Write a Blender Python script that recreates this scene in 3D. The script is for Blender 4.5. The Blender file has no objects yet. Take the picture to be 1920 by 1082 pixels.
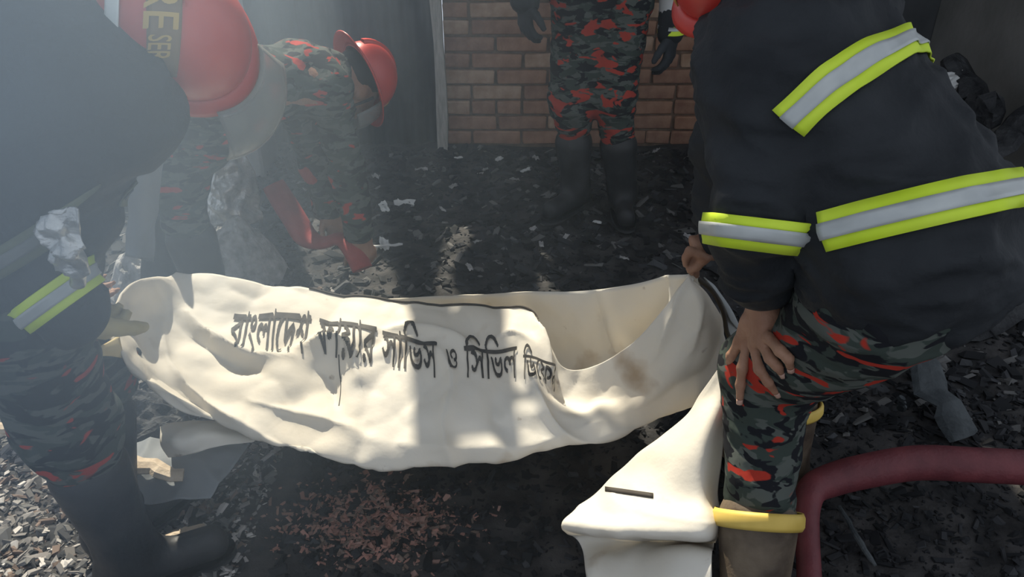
import bpy, bmesh, math, random
import numpy as np
from mathutils import Vector, Matrix, noise
from mathutils.bvhtree import BVHTree

noise.seed_set(11); random.seed(7); rng = np.random.default_rng(7)
SC = bpy.context.scene
COL = SC.collection

# ---------------------------------------------------------------- camera
FPX, PITCH, CAMZ = 1507.0, math.radians(31.0), 1.5
cam = bpy.data.cameras.new('camera'); cam.sensor_width = 36.0; cam.lens = 36.0 * FPX / 1920.0
cam.clip_start = 0.02; cam.clip_end = 200
camo = bpy.data.objects.new('camera', cam); COL.objects.link(camo)
camo.location = (0, 0, CAMZ); camo.rotation_euler = (math.pi / 2 - PITCH, 0, 0)
SC.camera = camo

# ---------------------------------------------------------------- light
SC.view_settings.view_transform = 'Standard'; SC.view_settings.look = 'None'
SC.view_settings.gamma = 1.0; SC.view_settings.use_curve_mapping = False
SC.view_settings.exposure = 0.0
world = bpy.data.worlds.new('sky'); SC.world = world; world.use_nodes = True
bg = world.node_tree.nodes['Background']
bg.inputs[0].default_value = (0.80, 0.88, 1.0, 1); bg.inputs[1].default_value = 0.72
LDIR = Vector((0.28, -0.72, -0.90)).normalized()          # the way sunlight travels
sun = bpy.data.lights.new('sun', 'SUN'); sun.energy = 8.2; sun.angle = math.radians(0.6); sun.color = (1.0, 0.92, 0.75)
suno = bpy.data.objects.new('sun', sun); COL.objects.link(suno); suno.location = (-2, 6, 8)
suno.rotation_euler = (-LDIR).to_track_quat('Z', 'Y').to_euler()
SC.cycles.volume_bounces = 1
SC.cycles.volume_step_rate = 2.0
SC.cycles.max_bounces = 6; SC.cycles.diffuse_bounces = 3; SC.cycles.glossy_bounces = 2; SC.cycles.transmission_bounces = 4
SC.cycles.volume_max_steps = 64

# ---------------------------------------------------------------- measuring from the camera's position
CS, SN = math.cos(PITCH), math.sin(PITCH)
def ray(px, py):
    a, b = (px - 960) / FPX, (541 - py) / FPX
    return Vector((a, CS + b * SN, -SN + b * CS))
def at(px, py, Y):
    d = ray(px, py); t = Y / d.y
    return Vector((d.x * t, Y, CAMZ + d.z * t))
def on(px, py, z=0.0):
    d = ray(px, py); t = (z - CAMZ) / d.z
    return Vector((d.x * t, d.y * t, z))
def V(*a): return Vector(a)

# ---------------------------------------------------------------- materials
def new_mat(name):
    m = bpy.data.materials.new(name); m.use_nodes = True
    return m, m.node_tree.nodes, m.node_tree.links, m.node_tree.nodes['Principled BSDF']
def mat(name, c1, c2=None, scale=8.0, rough=0.8, bump=0.0, bscale=60.0, metallic=0.0, spec=0.3, detail=4.0, stretch=None, lo=0.35, hi=0.65, sheen=0.0):
    m, N, L, P = new_mat(name)
    P.inputs['Roughness'].default_value = rough; P.inputs['Metallic'].default_value = metallic
    P.inputs['Specular IOR Level'].default_value = spec
    if sheen: P.inputs['Sheen Weight'].default_value = sheen
    tc = N.new('ShaderNodeTexCoord'); src = tc.outputs['Object']
    if stretch:
        mp = N.new('ShaderNodeMapping'); mp.inputs['Scale'].default_value = stretch
        L.new(src, mp.inputs[0]); src = mp.outputs[0]
    if c2:
        n = N.new('ShaderNodeTexNoise'); n.inputs['Scale'].default_value = scale; n.inputs['Detail'].default_value = detail
        r = N.new('ShaderNodeValToRGB')
        r.color_ramp.elements[0].position = lo; r.color_ramp.elements[1].position = hi
        r.color_ramp.elements[0].color = (*c1, 1); r.color_ramp.elements[1].color = (*c2, 1)
        L.new(src, n.inputs['Vector']); L.new(n.outputs['Fac'], r.inputs[0]); L.new(r.outputs[0], P.inputs['Base Color'])
    else:
        P.inputs['Base Color'].default_value = (*c1, 1)
    if bump:
        n2 = N.new('ShaderNodeTexNoise'); n2.inputs['Scale'].default_value = bscale; n2.inputs['Detail'].default_value = 5
        b = N.new('ShaderNodeBump'); b.inputs['Strength'].default_value = bump; b.inputs['Distance'].default_value = 0.01
        L.new(src, n2.inputs['Vector']); L.new(n2.outputs['Fac'], b.inputs['Height']); L.new(b.outputs[0], P.inputs['Normal'])
    return m
def camo_mat(name, seed, red=(0.36, 0.035, 0.022), cover=0.60):
    m, N, L, P = new_mat(name)
    P.inputs['Roughness'].default_value = 0.9; P.inputs['Specular IOR Level'].default_value = 0.15
    tc = N.new('ShaderNodeTexCoord'); mp = N.new('ShaderNodeMapping')
    mp.inputs['Location'].default_value = (seed, seed * 1.7, seed * 0.6)
    mp.inputs['Rotation'].default_value = (0.15, 0.35, 0.2); mp.inputs['Scale'].default_value = (1, 1, 2.3)
    L.new(tc.outputs['Object'], mp.inputs[0])
    def layer(scale, off):
        n = N.new('ShaderNodeTexNoise'); n.noise_dimensions = '4D'; n.inputs['W'].default_value = off
        n.inputs['Scale'].default_value = scale; n.inputs['Detail'].default_value = 2.5; n.inputs['Distortion'].default_value = 0.9
        L.new(mp.outputs[0], n.inputs['Vector']); return n.outputs['Fac']
    def step(src, p):
        r = N.new('ShaderNodeValToRGB'); r.color_ramp.elements[0].position = p; r.color_ramp.elements[1].position = p + 0.02
        L.new(src, r.inputs[0]); return r.outputs[0]
    def mix(fac, a, b):
        x = N.new('ShaderNodeMix'); x.data_type = 'RGBA'; L.new(fac, x.inputs[0])
        if isinstance(a, tuple): x.inputs[6].default_value = (*a, 1)
        else: L.new(a, x.inputs[6])
        x.inputs[7].default_value = (*b, 1); return x.outputs[2]
    c = mix(step(layer(13, 1.0), 0.5), (0.040, 0.052, 0.045), (0.085, 0.095, 0.085))
    c = mix(step(layer(15, 5.0), 0.52), c, (0.012, 0.013, 0.016))
    c = mix(step(layer(10, 9.0), cover), c, red)
    L.new(c, P.inputs['Base Color'])
    n2 = N.new('ShaderNodeTexNoise'); n2.inputs['Scale'].default_value = 25
    b = N.new('ShaderNodeBump'); b.inputs['Strength'].default_value = 0.4; b.inputs['Distance'].default_value = 0.01
    L.new(tc.outputs['Object'], n2.inputs['Vector']); L.new(n2.outputs['Fac'], b.inputs['Height']); L.new(b.outputs[0], P.inputs['Normal'])
    return m
def canvas_mat(name):
    m, N, L, P = new_mat(name)
    P.inputs['Roughness'].default_value = 0.62; P.inputs['Specular IOR Level'].default_value = 0.25
    tc = N.new('ShaderNodeTexCoord')
    def ns(scale, w, det=5):
        n = N.new('ShaderNodeTexNoise'); n.noise_dimensions = '4D'; n.inputs['W'].default_value = w
        n.inputs['Scale'].default_value = scale; n.inputs['Detail'].default_value = det
        L.new(tc.outputs['Object'], n.inputs['Vector']); return n.outputs['Fac']
    def ramp(src, a, b):
        r = N.new('ShaderNodeMapRange'); r.inputs[1].default_value = a; r.inputs[2].default_value = b
        L.new(src, r.inputs[0]); return r.outputs[0]
    def mix(fac, a, b):
        x = N.new('ShaderNodeMix'); x.data_type = 'RGBA'; L.new(fac, x.inputs[0])
        if isinstance(a, tuple): x.inputs[6].default_value = (*a, 1)
        else: L.new(a, x.inputs[6])
        x.inputs[7].default_value = (*b, 1); return x.outputs[2]
    c = mix(ramp(ns(3, 2), 0.4, 0.7), (0.86, 0.82, 0.74), (0.80, 0.73, 0.61))
    c = mix(ramp(ns(7, 11), 0.60, 0.76), c, (0.52, 0.40, 0.27))
    c = mix(ramp(ns(24, 21), 0.68, 0.80), c, (0.30, 0.23, 0.17))
    L.new(c, P.inputs['Base Color'])
    b = N.new('ShaderNodeBump'); b.inputs['Strength'].default_value = 0.35; b.inputs['Distance'].default_value = 0.012
    L.new(ns(14, 3, 6), b.inputs['Height']); L.new(b.outputs[0], P.inputs['Normal'])
    tr = N.new('ShaderNodeBsdfTranslucent'); L.new(c, tr.inputs[0]); mx = N.new('ShaderNodeMixShader'); mx.inputs[0].default_value = 0.26
    L.new(P.outputs[0], mx.inputs[1]); L.new(tr.outputs[0], mx.inputs[2]); L.new(mx.outputs[0], N['Material Output'].inputs['Surface'])
    return m
def attr_mat(name, rough=0.85):
    m, N, L, P = new_mat(name); P.inputs['Roughness'].default_value = rough; P.inputs['Specular IOR Level'].default_value = 0.3
    a = N.new('ShaderNodeAttribute'); a.attribute_name = 'tone'; L.new(a.outputs['Color'], P.inputs['Base Color'])
    return m
def film_mat(name, tint, rough=0.25, clear=0.35):
    m, N, L, P = new_mat(name)
    P.inputs['Base Color'].default_value = (*tint, 1); P.inputs['Roughness'].default_value = rough
    P.inputs['Transmission Weight'].default_value = clear; P.inputs['IOR'].default_value = 1.15
    P.inputs['Specular IOR Level'].default_value = 0.7
    return m
M = dict(
    coat=mat('navy_coat_cloth', (0.009, 0.011, 0.014), (0.019, 0.022, 0.026), 6, 0.75, 0.35, 45, spec=0.3),
    black=mat('black_rubber', (0.012, 0.013, 0.015), (0.03, 0.03, 0.032), 10, 0.5, 0.2, 40),
    boot=mat('muddy_rubber', (0.05, 0.035, 0.025), (0.17, 0.13, 0.09), 9, 0.55, 0.3, 50),
    tanglove=mat('pale_tan_glove', (0.50, 0.40, 0.20), (0.62, 0.52, 0.30), 16, 0.8),
    glove=mat('dark_glove', (0.018, 0.02, 0.024), (0.035, 0.04, 0.045), 12, 0.8),
    yellow=mat('fluorescent_yellow', (0.55, 0.72, 0.03), (0.62, 0.78, 0.06), 10, 0.6),
    silver=mat('silver_reflective', (0.38, 0.40, 0.40), (0.47, 0.49, 0.48), 14, 0.4, metallic=0.1),
    band_hazed=mat('dimmed_reflective', (0.08, 0.09, 0.055), (0.14, 0.15, 0.09), 10, 0.7),  # band yellow darkened in colour to look dim through the smoke
    band_dim=mat('dimmed_silver', (0.10, 0.105, 0.10), (0.15, 0.155, 0.15), 10, 0.6),  # its silver stripe, haze dimming put into the colour likewise
    skin=mat('skin', (0.27, 0.135, 0.085), (0.36, 0.20, 0.13), 18, 0.55, 0.25, 90),
    nail=mat('nail', (0.45, 0.28, 0.22), None, rough=0.35),
    hair=mat('black_hair', (0.01, 0.009, 0.008), None, rough=0.6),
    hosered=mat('flat_red_hose', (0.24, 0.02, 0.018), (0.34, 0.035, 0.03), 12, 0.7, 0.2, 60),
    red=mat('red_helmet_shell', (0.50, 0.030, 0.022), (0.60, 0.05, 0.03), 8, 0.35, spec=0.5),
    gold=mat('gold_lettering', (0.50, 0.33, 0.08), None, rough=0.45),
    goldband=mat('dull_gold_band', (0.17, 0.10, 0.05), (0.22, 0.14, 0.07), 20, 0.6),
    white=mat('white_paint', (0.75, 0.78, 0.74), None, rough=0.45),
    bootrim=mat('yellow_boot_rim', (0.58, 0.40, 0.08), (0.70, 0.50, 0.12), 12, 0.5),
    hose=mat('red_hose_jacket', (0.105, 0.022, 0.028), (0.16, 0.036, 0.042), 16, 0.55, 0.2, 120, spec=0.4),
    canvas=canvas_mat('white_canvas'),
    ink=mat('black_paint', (0.035, 0.033, 0.032), (0.075, 0.068, 0.06), 40, 0.7),
    dark_line=mat('dark_piping', (0.05, 0.042, 0.035), None, rough=0.7),
    brick1=mat('brick_a', (0.29, 0.15, 0.095), (0.40, 0.23, 0.15), 14, 0.92, 0.5, 70),
    brick2=mat('brick_b', (0.24, 0.125, 0.085), (0.36, 0.21, 0.14), 14, 0.92, 0.5, 70),
    brick3=mat('brick_c', (0.36, 0.22, 0.14), (0.50, 0.35, 0.25), 14, 0.92, 0.5, 70),
    mortar=mat('sooty_mortar', (0.13, 0.09, 0.065), (0.21, 0.145, 0.105), 20, 0.95, 0.5, 80),
    plaster=mat('sooty_plaster', (0.055, 0.06, 0.066), (0.12, 0.125, 0.13), 2.2, 0.92, 0.2, 30),
    paleplaster=mat('grey_cement', (0.17, 0.17, 0.16), (0.25, 0.245, 0.235), 3, 0.92, 0.2, 30),
    tin=mat('scorched_tin', (0.035, 0.038, 0.042), (0.10, 0.105, 0.11), 3, 0.6, metallic=0.4),
    post=mat('weathered_post', (0.32, 0.31, 0.28), (0.46, 0.44, 0.40), 20, 0.9, 0.3, 60, stretch=(4, 4, 0.6)),
    wood=mat('pale_split_wood', (0.38, 0.30, 0.22), (0.58, 0.49, 0.38), 20, 0.85, 0.4, 60),
    char=mat('charred_wood', (0.012, 0.013, 0.015), (0.05, 0.052, 0.055), 14, 0.75, 0.8, 60),
    charplank=mat('grey_charred_plank', (0.03, 0.036, 0.04), (0.085, 0.095, 0.10), 10, 0.8, 0.6, 60),
    foil=mat('crumpled_foil', (0.42, 0.43, 0.43), (0.66, 0.66, 0.64), 30, 0.3, 0.5, 60, metallic=0.7, spec=0.5),
    plastic=film_mat('grey_plastic_film', (0.28, 0.30, 0.32), 0.5, 0.3),
    visor=film_mat('smoked_visor', (0.62, 0.63, 0.60), 0.15, 0.75),
    scrap=mat('pale_paper', (0.52, 0.53, 0.52), (0.70, 0.70, 0.68), 20, 0.8),
    orange=mat('orange_scrap', (0.55, 0.20, 0.09), (0.45, 0.15, 0.07), 14, 0.7),
    ash=mat('grey_ash', (0.25, 0.245, 0.24), (0.48, 0.47, 0.46), 25, 0.95, 0.8, 60),
    chips=attr_mat('burnt_chips'),
    sleeve_pale=mat('pale_sleeve', (0.40, 0.40, 0.39), (0.52, 0.52, 0.5), 8, 0.85),
    camo1=camo_mat('camouflage_a', 3.1), camo2=camo_mat('camouflage_b', 8.4), camo3=camo_mat('camouflage_c', 14.2), camo4=camo_mat('camouflage_d', 21.7, (0.36, 0.045, 0.03), 0.565),
)

# ---------------------------------------------------------------- object helpers
def link(o, parent=None):
    COL.objects.link(o)
    if parent is not None:
        o.parent = parent
    return o
def mesh_obj(name, verts, faces, material, parent=None, smooth=True, base=None):
    """verts are world coordinates; the object's origin is its parent's base (or BASE)"""
    if parent is not None:
        r = parent
        off = Vector((0, 0, 0))
        while r is not None:
            off = off + r.location; r = r.parent
        loc = Vector((0, 0, 0))
    else:
        vv = np.asarray(verts, float)
        off = Vector(base) if base is not None else Vector((float(vv[:, 0].mean()), float(vv[:, 1].mean()), float(vv[:, 2].min())))
        loc = off
    me = bpy.data.meshes.new(name)
    vv = np.asarray(verts, float) - np.array(off)[None]
    me.from_pydata(vv.tolist(), [], [list(map(int, f)) for f in faces])
    me.materials.append(material)
    if smooth:
        me.polygons.foreach_set('use_smooth', [True] * len(me.polygons))
    me.update()
    o = bpy.data.objects.new(name, me); o.location = loc
    return link(o, parent)
def tag(o, label=None, cat=None, group=None, kind=None):
    if label: o['label'] = label
    if cat: o['category'] = cat
    if group: o['group'] = group
    if kind: o['kind'] = kind
    return o
def empty(name, loc, label, cat, group=None):
    o = bpy.data.objects.new(name, None); o.location = loc; o.empty_display_size = 0.1
    link(o); return tag(o, label, cat, group)
def solid(o, t, offset=0.0):
    md = o.modifiers.new('thickness', 'SOLIDIFY'); md.thickness = t; md.offset = offset
    return o
def box_data(x0, x1, y0, y1, z0, z1, bev=0.0):
    bm = bmesh.new(); bmesh.ops.create_cube(bm, size=1)
    for v in bm.verts:
        v.co = Vector(((x0 + x1) / 2 + v.co.x * (x1 - x0), (y0 + y1) / 2 + v.co.y * (y1 - y0), (z0 + z1) / 2 + v.co.z * (z1 - z0)))
    if bev: bmesh.ops.bevel(bm, geom=bm.edges[:], offset=bev, segments=1, affect='EDGES')
    return bm_out(bm)
def bm_out(bm):
    bm.verts.index_update()
    v = [tuple(x.co) for x in bm.verts]; f = [[x.index for x in p.verts] for p in bm.faces]
    bm.free(); return v, f
def xform(vf, mtx):
    return [tuple(mtx @ Vector(v)) for v in vf[0]], vf[1]
def bvh(v, f): return BVHTree.FromPolygons([tuple(x) for x in v], [list(map(int, q)) for q in f])

# ---------------------------------------------------------------- smooth solid shapes (signed distance + surface nets)
def nrm(v):
    v = np.asarray(v, float); return v / (np.linalg.norm(v) + 1e-12)
class Sdf:
    def __init__(s): s.p = []
    def seg(s, a, b, ra, rb=None, side=None, k=0.03):
        """tapered limb from a to b; ra / rb a radius or (radius along side, radius across)"""
        rb = ra if rb is None else rb
        ra = (ra, ra) if np.isscalar(ra) else ra; rb = (rb, rb) if np.isscalar(rb) else rb
        a = np.array(a, float); b = np.array(b, float); ax = nrm(b - a)
        if side is None:
            side = np.array((1, 0, 0)) if abs(ax[0]) < 0.8 else np.array((0, 1, 0))
        sd = np.array(side, float); sd = nrm(sd - ax * (sd @ ax)); fr = np.cross(ax, sd)
        s.p.append((a, b, ax, sd, fr, ra, rb, k)); return s
    def ell(s, c, r, up, fw, k=0.02):
        """ellipsoid: radii (side, forward, up)"""
        up = nrm(up); fw = nrm(np.array(fw, float) - up * (np.array(fw, float) @ up)); sd = np.cross(fw, up)
        s.p.append((np.array(c, float), None, up, sd, fw, r, None, k)); return s
    def __call__(s, P):
        out = None
        for a, b, ax, sd, fr, ra, rb, k in s.p:
            q = P - a
            if b is None:
                x, y, z = q @ sd / ra[0], q @ fr / ra[1], q @ ax / ra[2]
                d = (np.sqrt(x * x + y * y + z * z) - 1) * min(ra)
            else:
                Ln = np.linalg.norm(b - a); h = q @ ax; t = np.clip(h / Ln, 0, 1)
                r0 = ra[0] + (rb[0] - ra[0]) * t; r1 = ra[1] + (rb[1] - ra[1]) * t
                m = np.minimum(r0, r1); e = (h - t * Ln) / m
                x, y = q @ sd / r0, q @ fr / r1
                d = (np.sqrt(x * x + y * y + e * e) - 1) * m
            if out is None: out = d
            else:
                hh = np.maximum(k - np.abs(out - d), 0) / k
                out = np.minimum(out, d) - hh * hh * k * 0.25
        return out
    def bounds(s):
        pts = []
        for a, b, ax, sd, fr, ra, rb, k in s.p:
            R = max(ra) + 0.03
            pts += [a - R, a + R]
            if b is not None:
                R = max(rb) + 0.03; pts += [b - R, b + R]
        pts = np.array(pts); return pts.min(0), pts.max(0)
def nets(sdf, h):
    lo, hi = sdf.bounds(); B = 8
    nb = np.ceil((hi - lo) / (h * B)).astype(int) + 1
    g = np.stack(np.meshgrid(*[np.arange(n) for n in nb], indexing='ij'), -1).reshape(-1, 3)
    dc = sdf(lo + (g + 0.5) * B * h)
    g = g[np.abs(dc) < B * h * 1.45]
    o = np.stack(np.meshgrid(*[np.arange(B + 1)] * 3, indexing='ij'), -1).reshape(-1, 3)
    idx = g[:, None, :] * B + o[None]
    D = sdf((lo + idx * h).reshape(-1, 3)).reshape(-1, B + 1, B + 1, B + 1)
    D[D == 0] = 1e-9
    corners = {}
    for i in (0, 1):
        for j in (0, 1):
            for k in (0, 1): corners[i, j, k] = D[:, i:i + B, j:j + B, k:k + B]
    neg = sum((c < 0).astype(int) for c in corners.values())
    act = (neg > 0) & (neg < 8)
    bi, ci, cj, ck = np.nonzero(act)
    cell = g[bi] * B + np.stack((ci, cj, ck), -1)
    acc = np.zeros((len(bi), 3)); cnt = np.zeros(len(bi))
    cv = {kk: c[act] for kk, c in corners.items()}
    for kk in list(cv):
        for ax in range(3):
            if kk[ax] == 0:
                k2 = list(kk); k2[ax] = 1; k2 = tuple(k2)
                d0, d1 = cv[kk], cv[k2]; cr = (d0 < 0) != (d1 < 0)
                t = np.where(cr, d0 / np.where(cr, d0 - d1, 1), 0)
                p = np.tile(np.array(kk, float), (len(bi), 1)); p[:, ax] = t
                acc += p * cr[:, None]; cnt += cr
    verts = lo + (cell + acc / cnt[:, None]) * h
    NN = nb * B + 4
    key = lambda c: (c[:, 0] * NN[1] + c[:, 1]) * NN[2] + c[:, 2]
    ky = key(cell); srt = np.argsort(ky); ks = ky[srt]
    def look(c):
        q = key(c); i = np.clip(np.searchsorted(ks, q), 0, len(ks) - 1)
        return np.where(ks[i] == q, srt[i], -1)
    faces = []
    d000 = cv[0, 0, 0]
    for ax, (u, v) in enumerate(((1, 2), (2, 0), (0, 1))):
        k2 = [0, 0, 0]; k2[ax] = 1; d1 = cv[tuple(k2)]
        cr = (d000 < 0) != (d1 < 0)
        c = cell[cr]; inside = d000[cr] < 0
        du = np.zeros(3, int); du[u] = 1; dv = np.zeros(3, int); dv[v] = 1
        q = np.stack((look(c - du - dv), look(c - dv), look(c), look(c - du)), -1)
        q = np.where(inside[:, None], q, q[:, ::-1])
        faces.append(q[(q >= 0).all(1)])
    faces = np.concatenate(faces)
    return verts, faces
def vnormals(v, f):
    f = np.asarray(f); n = np.cross(v[f[:, 2]] - v[f[:, 0]], v[f[:, 3]] - v[f[:, 1]])
    out = np.zeros_like(v)
    for i in range(4): np.add.at(out, f[:, i], n)
    return out / (np.linalg.norm(out, axis=1, keepdims=True) + 1e-12)
def folds(v, f, amp, scale=9.0, stretch=(1, 1, 1), seed=0.0, sharp=True):
    """cloth folds pushed along the surface normal"""
    n = vnormals(v, f); out = np.empty_like(v)
    sx, sy, sz = stretch
    for i in range(len(v)):
        p = Vector((v[i, 0] * sx * scale + seed, v[i, 1] * sy * scale, v[i, 2] * sz * scale))
        w = noise.noise_vector(p * 0.5) * 0.7
        a = noise.noise(p + w)
        r = (1 - abs(a) * 2.2) if sharp else a
        r2 = noise.noise(p * 2.3 + w)
        out[i] = v[i] + n[i] * amp * (r * 0.8 + r2 * 0.35)
    return out
def sdf_obj(name, sdf, h, material, parent, fold=None):
    v, f = nets(sdf, h)
    for fd in (fold if isinstance(fold, (list, tuple)) else [fold] if fold else []): v = folds(v, f, **fd)
    o = mesh_obj(name, v, f, material, parent)
    return o, v, f

# ---------------------------------------------------------------- sheets and tubes
def cr_interp(P, n, axis):
    P = np.moveaxis(np.asarray(P, float), axis, 0); m = len(P)
    t = np.linspace(0, m - 1, n); i = np.clip(t.astype(int), 0, m - 2); u = (t - i).reshape((-1,) + (1,) * (P.ndim - 1))
    ext = np.concatenate([2 * P[:1] - P[1:2], P, 2 * P[-1:] - P[-2:-1]])
    a, b, c, d = ext[i], ext[i + 1], ext[i + 2], ext[i + 3]
    out = 0.5 * (2 * b + (c - a) * u + (2 * a - 5 * b + 4 * c - d) * u * u + (3 * b - a - 3 * c + d) * u ** 3)
    return np.moveaxis(out, 0, axis)
def grid_faces(nu, nv, wrap=False):
    f = []
    for i in range(nu - 1):
        for j in range(nv if wrap else nv - 1):
            j2 = (j + 1) % nv
            f.append((i * nv + j, (i + 1) * nv + j, (i + 1) * nv + j2, i * nv + j2))
    return f
def sheet(name, ctrl, nu, nv, material, parent=None, thick=0.004, wr=0.0, wscale=10, seed=0, sharp=True, extra=None, base=None):
    """smooth sheet through a grid of world points"""
    G = cr_interp(cr_interp(ctrl, nu, 0), nv, 1)
    v = G.reshape(-1, 3); f = grid_faces(nu, nv)
    if wr: v = folds(v, f, wr, wscale, seed=seed, sharp=sharp)
    if extra is not None: v = extra(v, f, nu, nv)
    o = mesh_obj(name, v, f, material, parent, base=base)
    if thick: solid(o, thick)
    return o, v, f
def tube_data(pts, r, seg=10, closed_ends=True, flat=1.0, n=None):
    P = np.array([list(p) for p in pts], float)
    R = np.full(len(P), r, float) if np.isscalar(r) else np.array(r, float)
    if n:
        P2 = cr_interp(P, n, 0); R = cr_interp(R[:, None], n, 0)[:, 0]; P = P2
    T = np.gradient(P, axis=0); up = np.array((0.03, 0.05, 1.0)); v = []
    side = None
    for i in range(len(P)):
        t = nrm(T[i])
        if side is None:
            side = nrm(np.cross(t, up)) if abs(t @ nrm(up)) < 0.95 else nrm(np.cross(t, (1, 0, 0)))
        side = nrm(side - t * (side @ t)); w = np.cross(side, t)
        for k in range(seg):
            a = 2 * math.pi * k / seg
            v.append(P[i] + side * math.cos(a) * R[i] + w * math.sin(a) * R[i] * flat)
    f = grid_faces(len(P), seg, True)
    if closed_ends:
        f = [tuple(x) for x in f] + [tuple(range(seg))[::-1], tuple(range((len(P) - 1) * seg, len(P) * seg))]
    return np.array(v), f
def tube(name, pts, r, material, parent=None, seg=10, n=None, flat=1.0, base=None):
    v, f = tube_data(pts, r, seg, True, flat, n)
    return mesh_obj(name, v, f, material, parent, base=base)

BADC = {}
def make_band(name, tree, c, n, width, parent, steps=72, lift=0.006, a0=0.0, a1=2 * math.pi, mats=None, rmax=0.5, ref=None, avoid=None, outer=None):
    """three-stripe reflective band round a clothed limb: cloth backing with a silver stripe on it"""
    n = Vector(n).normalized(); c = Vector(c)
    e1 = Vector(ref) if ref is not None else (Vector((0, 0, 1)) if abs(n.z) < 0.9 else Vector((1, 0, 0)))
    e1 = (e1 - n * e1.dot(n)).normalized(); e2 = n.cross(e1)
    full = (a1 - a0) > 6.2; BADC.clear()
    def strip(w, lf, rows):
        v = []; ok = []
        for i in range(steps):
            a = a0 + (a1 - a0) * i / (steps if full else steps - 1)
            d = e1 * math.cos(a) + e2 * math.sin(a)
            for j in range(rows):
                s = -w / 2 + w * j / (rows - 1)
                o = c + n * s
                hit = tree.ray_cast(o, d, rmax)
                r = (hit[0] - o).length if hit[0] is not None else None
                if r is not None and outer is not None:
                    h2 = outer.ray_cast(o, d, rmax); r2 = (h2[0] - o).length if h2[0] is not None else 9
                    r = r + min(max(r2 - r, -0.02), 0.026) if r2 < r + 0.05 else r + 0.016
                ok.append(r is not None); v.append((o, d, r))
        R = np.array([x[2] if x[2] else np.nan for x in v]).reshape(steps, rows)
        m = np.nanmedian(R); R = np.where(np.isnan(R), m, R)
        sm = R.copy()
        for _ in range(2):
            sm = (np.roll(sm, 1, 0) + np.roll(sm, -1, 0) + 2 * sm) / 4 if full else sm
        R = np.maximum(R, sm * 0.5 + R * 0.5)
        pts = [np.array(x[0] + x[1] * (R[i // rows, i % rows] + lf)) for i, x in enumerate(v)]
        f = grid_faces(steps, rows)
        if avoid is not None:
            pa = np.array(pts); bad = ((avoid[0](pa) < avoid[2]) | (avoid[1](pa) > 0.05)).reshape(steps, rows).any(1) if 'b' not in BADC else BADC['b']
            if 'b' not in BADC and not bad.all():          # keep only the longest run, so the band is one piece
                best, run = (0, 0), 0; two = np.concatenate((bad, bad))
                for i, q in enumerate(two):
                    run = 0 if q else run + 1
                    if run > best[0]: best = (min(run, steps), i)
                keep = np.ones(steps, bool); keep[[(best[1] - k) % steps for k in range(best[0])]] = False; bad = bad | keep
            BADC['b'] = bad
            f = [q for q in f if not (bad[q[0] // rows] or bad[q[1] // rows])]
        if full and (avoid is None or not (bad[0] or bad[-1])): f += [((steps - 1) * rows + j, j, j + 1, (steps - 1) * rows + j + 1) for j in range(rows - 1)]
        return np.array(pts), f
    my, ms = mats or (M['yellow'], M['silver'])
    v, f = strip(width, lift, 5)
    b = mesh_obj(name, v, f, my, parent); solid(b, 0.003)
    v, f = strip(width * 0.42, lift + 0.0045, 5)
    s = mesh_obj('silver_stripe', v, f, ms, b); solid(s, 0.002); s['label'] = 'silver stripe'
    return b

# ================================================================ THE SETTING
def ground_h(x, y):
    p = Vector((x, y, 0))
    return 0.022 * noise.noise(p * 2.1) + 0.012 * noise.noise(p * 6.3 + Vector((3, 1, 0))) + 0.006 * noise.noise(p * 19) - 0.012
xs = np.linspace(-4.2, 4.2, 260); ys = np.linspace(-1.2, 4.2, 170)
gv = [(x, y, ground_h(x, y)) for x in xs for y in ys]
floor = mesh_obj('floor', gv, grid_faces(len(xs), len(ys)), mat('charcoal_ground', (0.016, 0.016, 0.017), (0.06, 0.057, 0.056), 9, 0.95, 0.9, 45, detail=8), base=(0, 0, 0))
tag(floor, 'blackened ground of ash and charcoal under the debris', None, kind='structure')

WY = 3.95
wall = mesh_obj('wall_back', *box_data(-0.33, 1.42, WY + 0.012, WY + 0.22, -0.05, 2.5), M['mortar'], smooth=False)
tag(wall, 'reddish brown brick wall behind the standing firefighter', None, kind='structure')
bL, bH, gp = 0.245, 0.068, 0.011
meshes = {}
def brick_mesh(L, m, k):
    key = (round(L, 3), m.name, k)
    if key not in meshes:
        v, f = box_data(-L / 2, L / 2, -0.055, 0.055, -bH / 2, bH / 2, 0.006)
        rr = random.Random(k * 31 + int(L * 1000))
        v = [(x + rr.uniform(-.003, .003), y + rr.uniform(-.003, .003), z + rr.uniform(-.003, .003)) for x, y, z in v]
        me = bpy.data.meshes.new('brick'); me.from_pydata(v, [], f); me.materials.append(m); meshes[key] = me
    return meshes[key]
off = wall.location
rr = random.Random(4)
for row in range(15):
    z = 0.0 + row * (bH + gp)
    x = -0.33 + (0 if row % 2 == 0 else -bL / 2)
    while x < 1.42:
        L = bL if rr.random() > 0.25 else bL / 2 - gp / 2
        x0, x1 = max(x, -0.33), min(x + L, 1.42)
        if x1 - x0 > 0.03:
            o = bpy.data.objects.new('brick', brick_mesh(round((x1 - x0), 2), rr.choice([M['brick1'], M['brick1'], M['brick2'], M['brick3']]), rr.randrange(3)))
            o.location = Vector(((x0 + x1) / 2, WY + 0.05 + rr.uniform(-0.006, 0.006), z + bH / 2)) - off
            o.rotation_euler = (rr.uniform(-.01, .01), rr.uniform(-.012, .012), rr.uniform(-.012, .012))
            link(o, wall)
        x += L + gp
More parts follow.
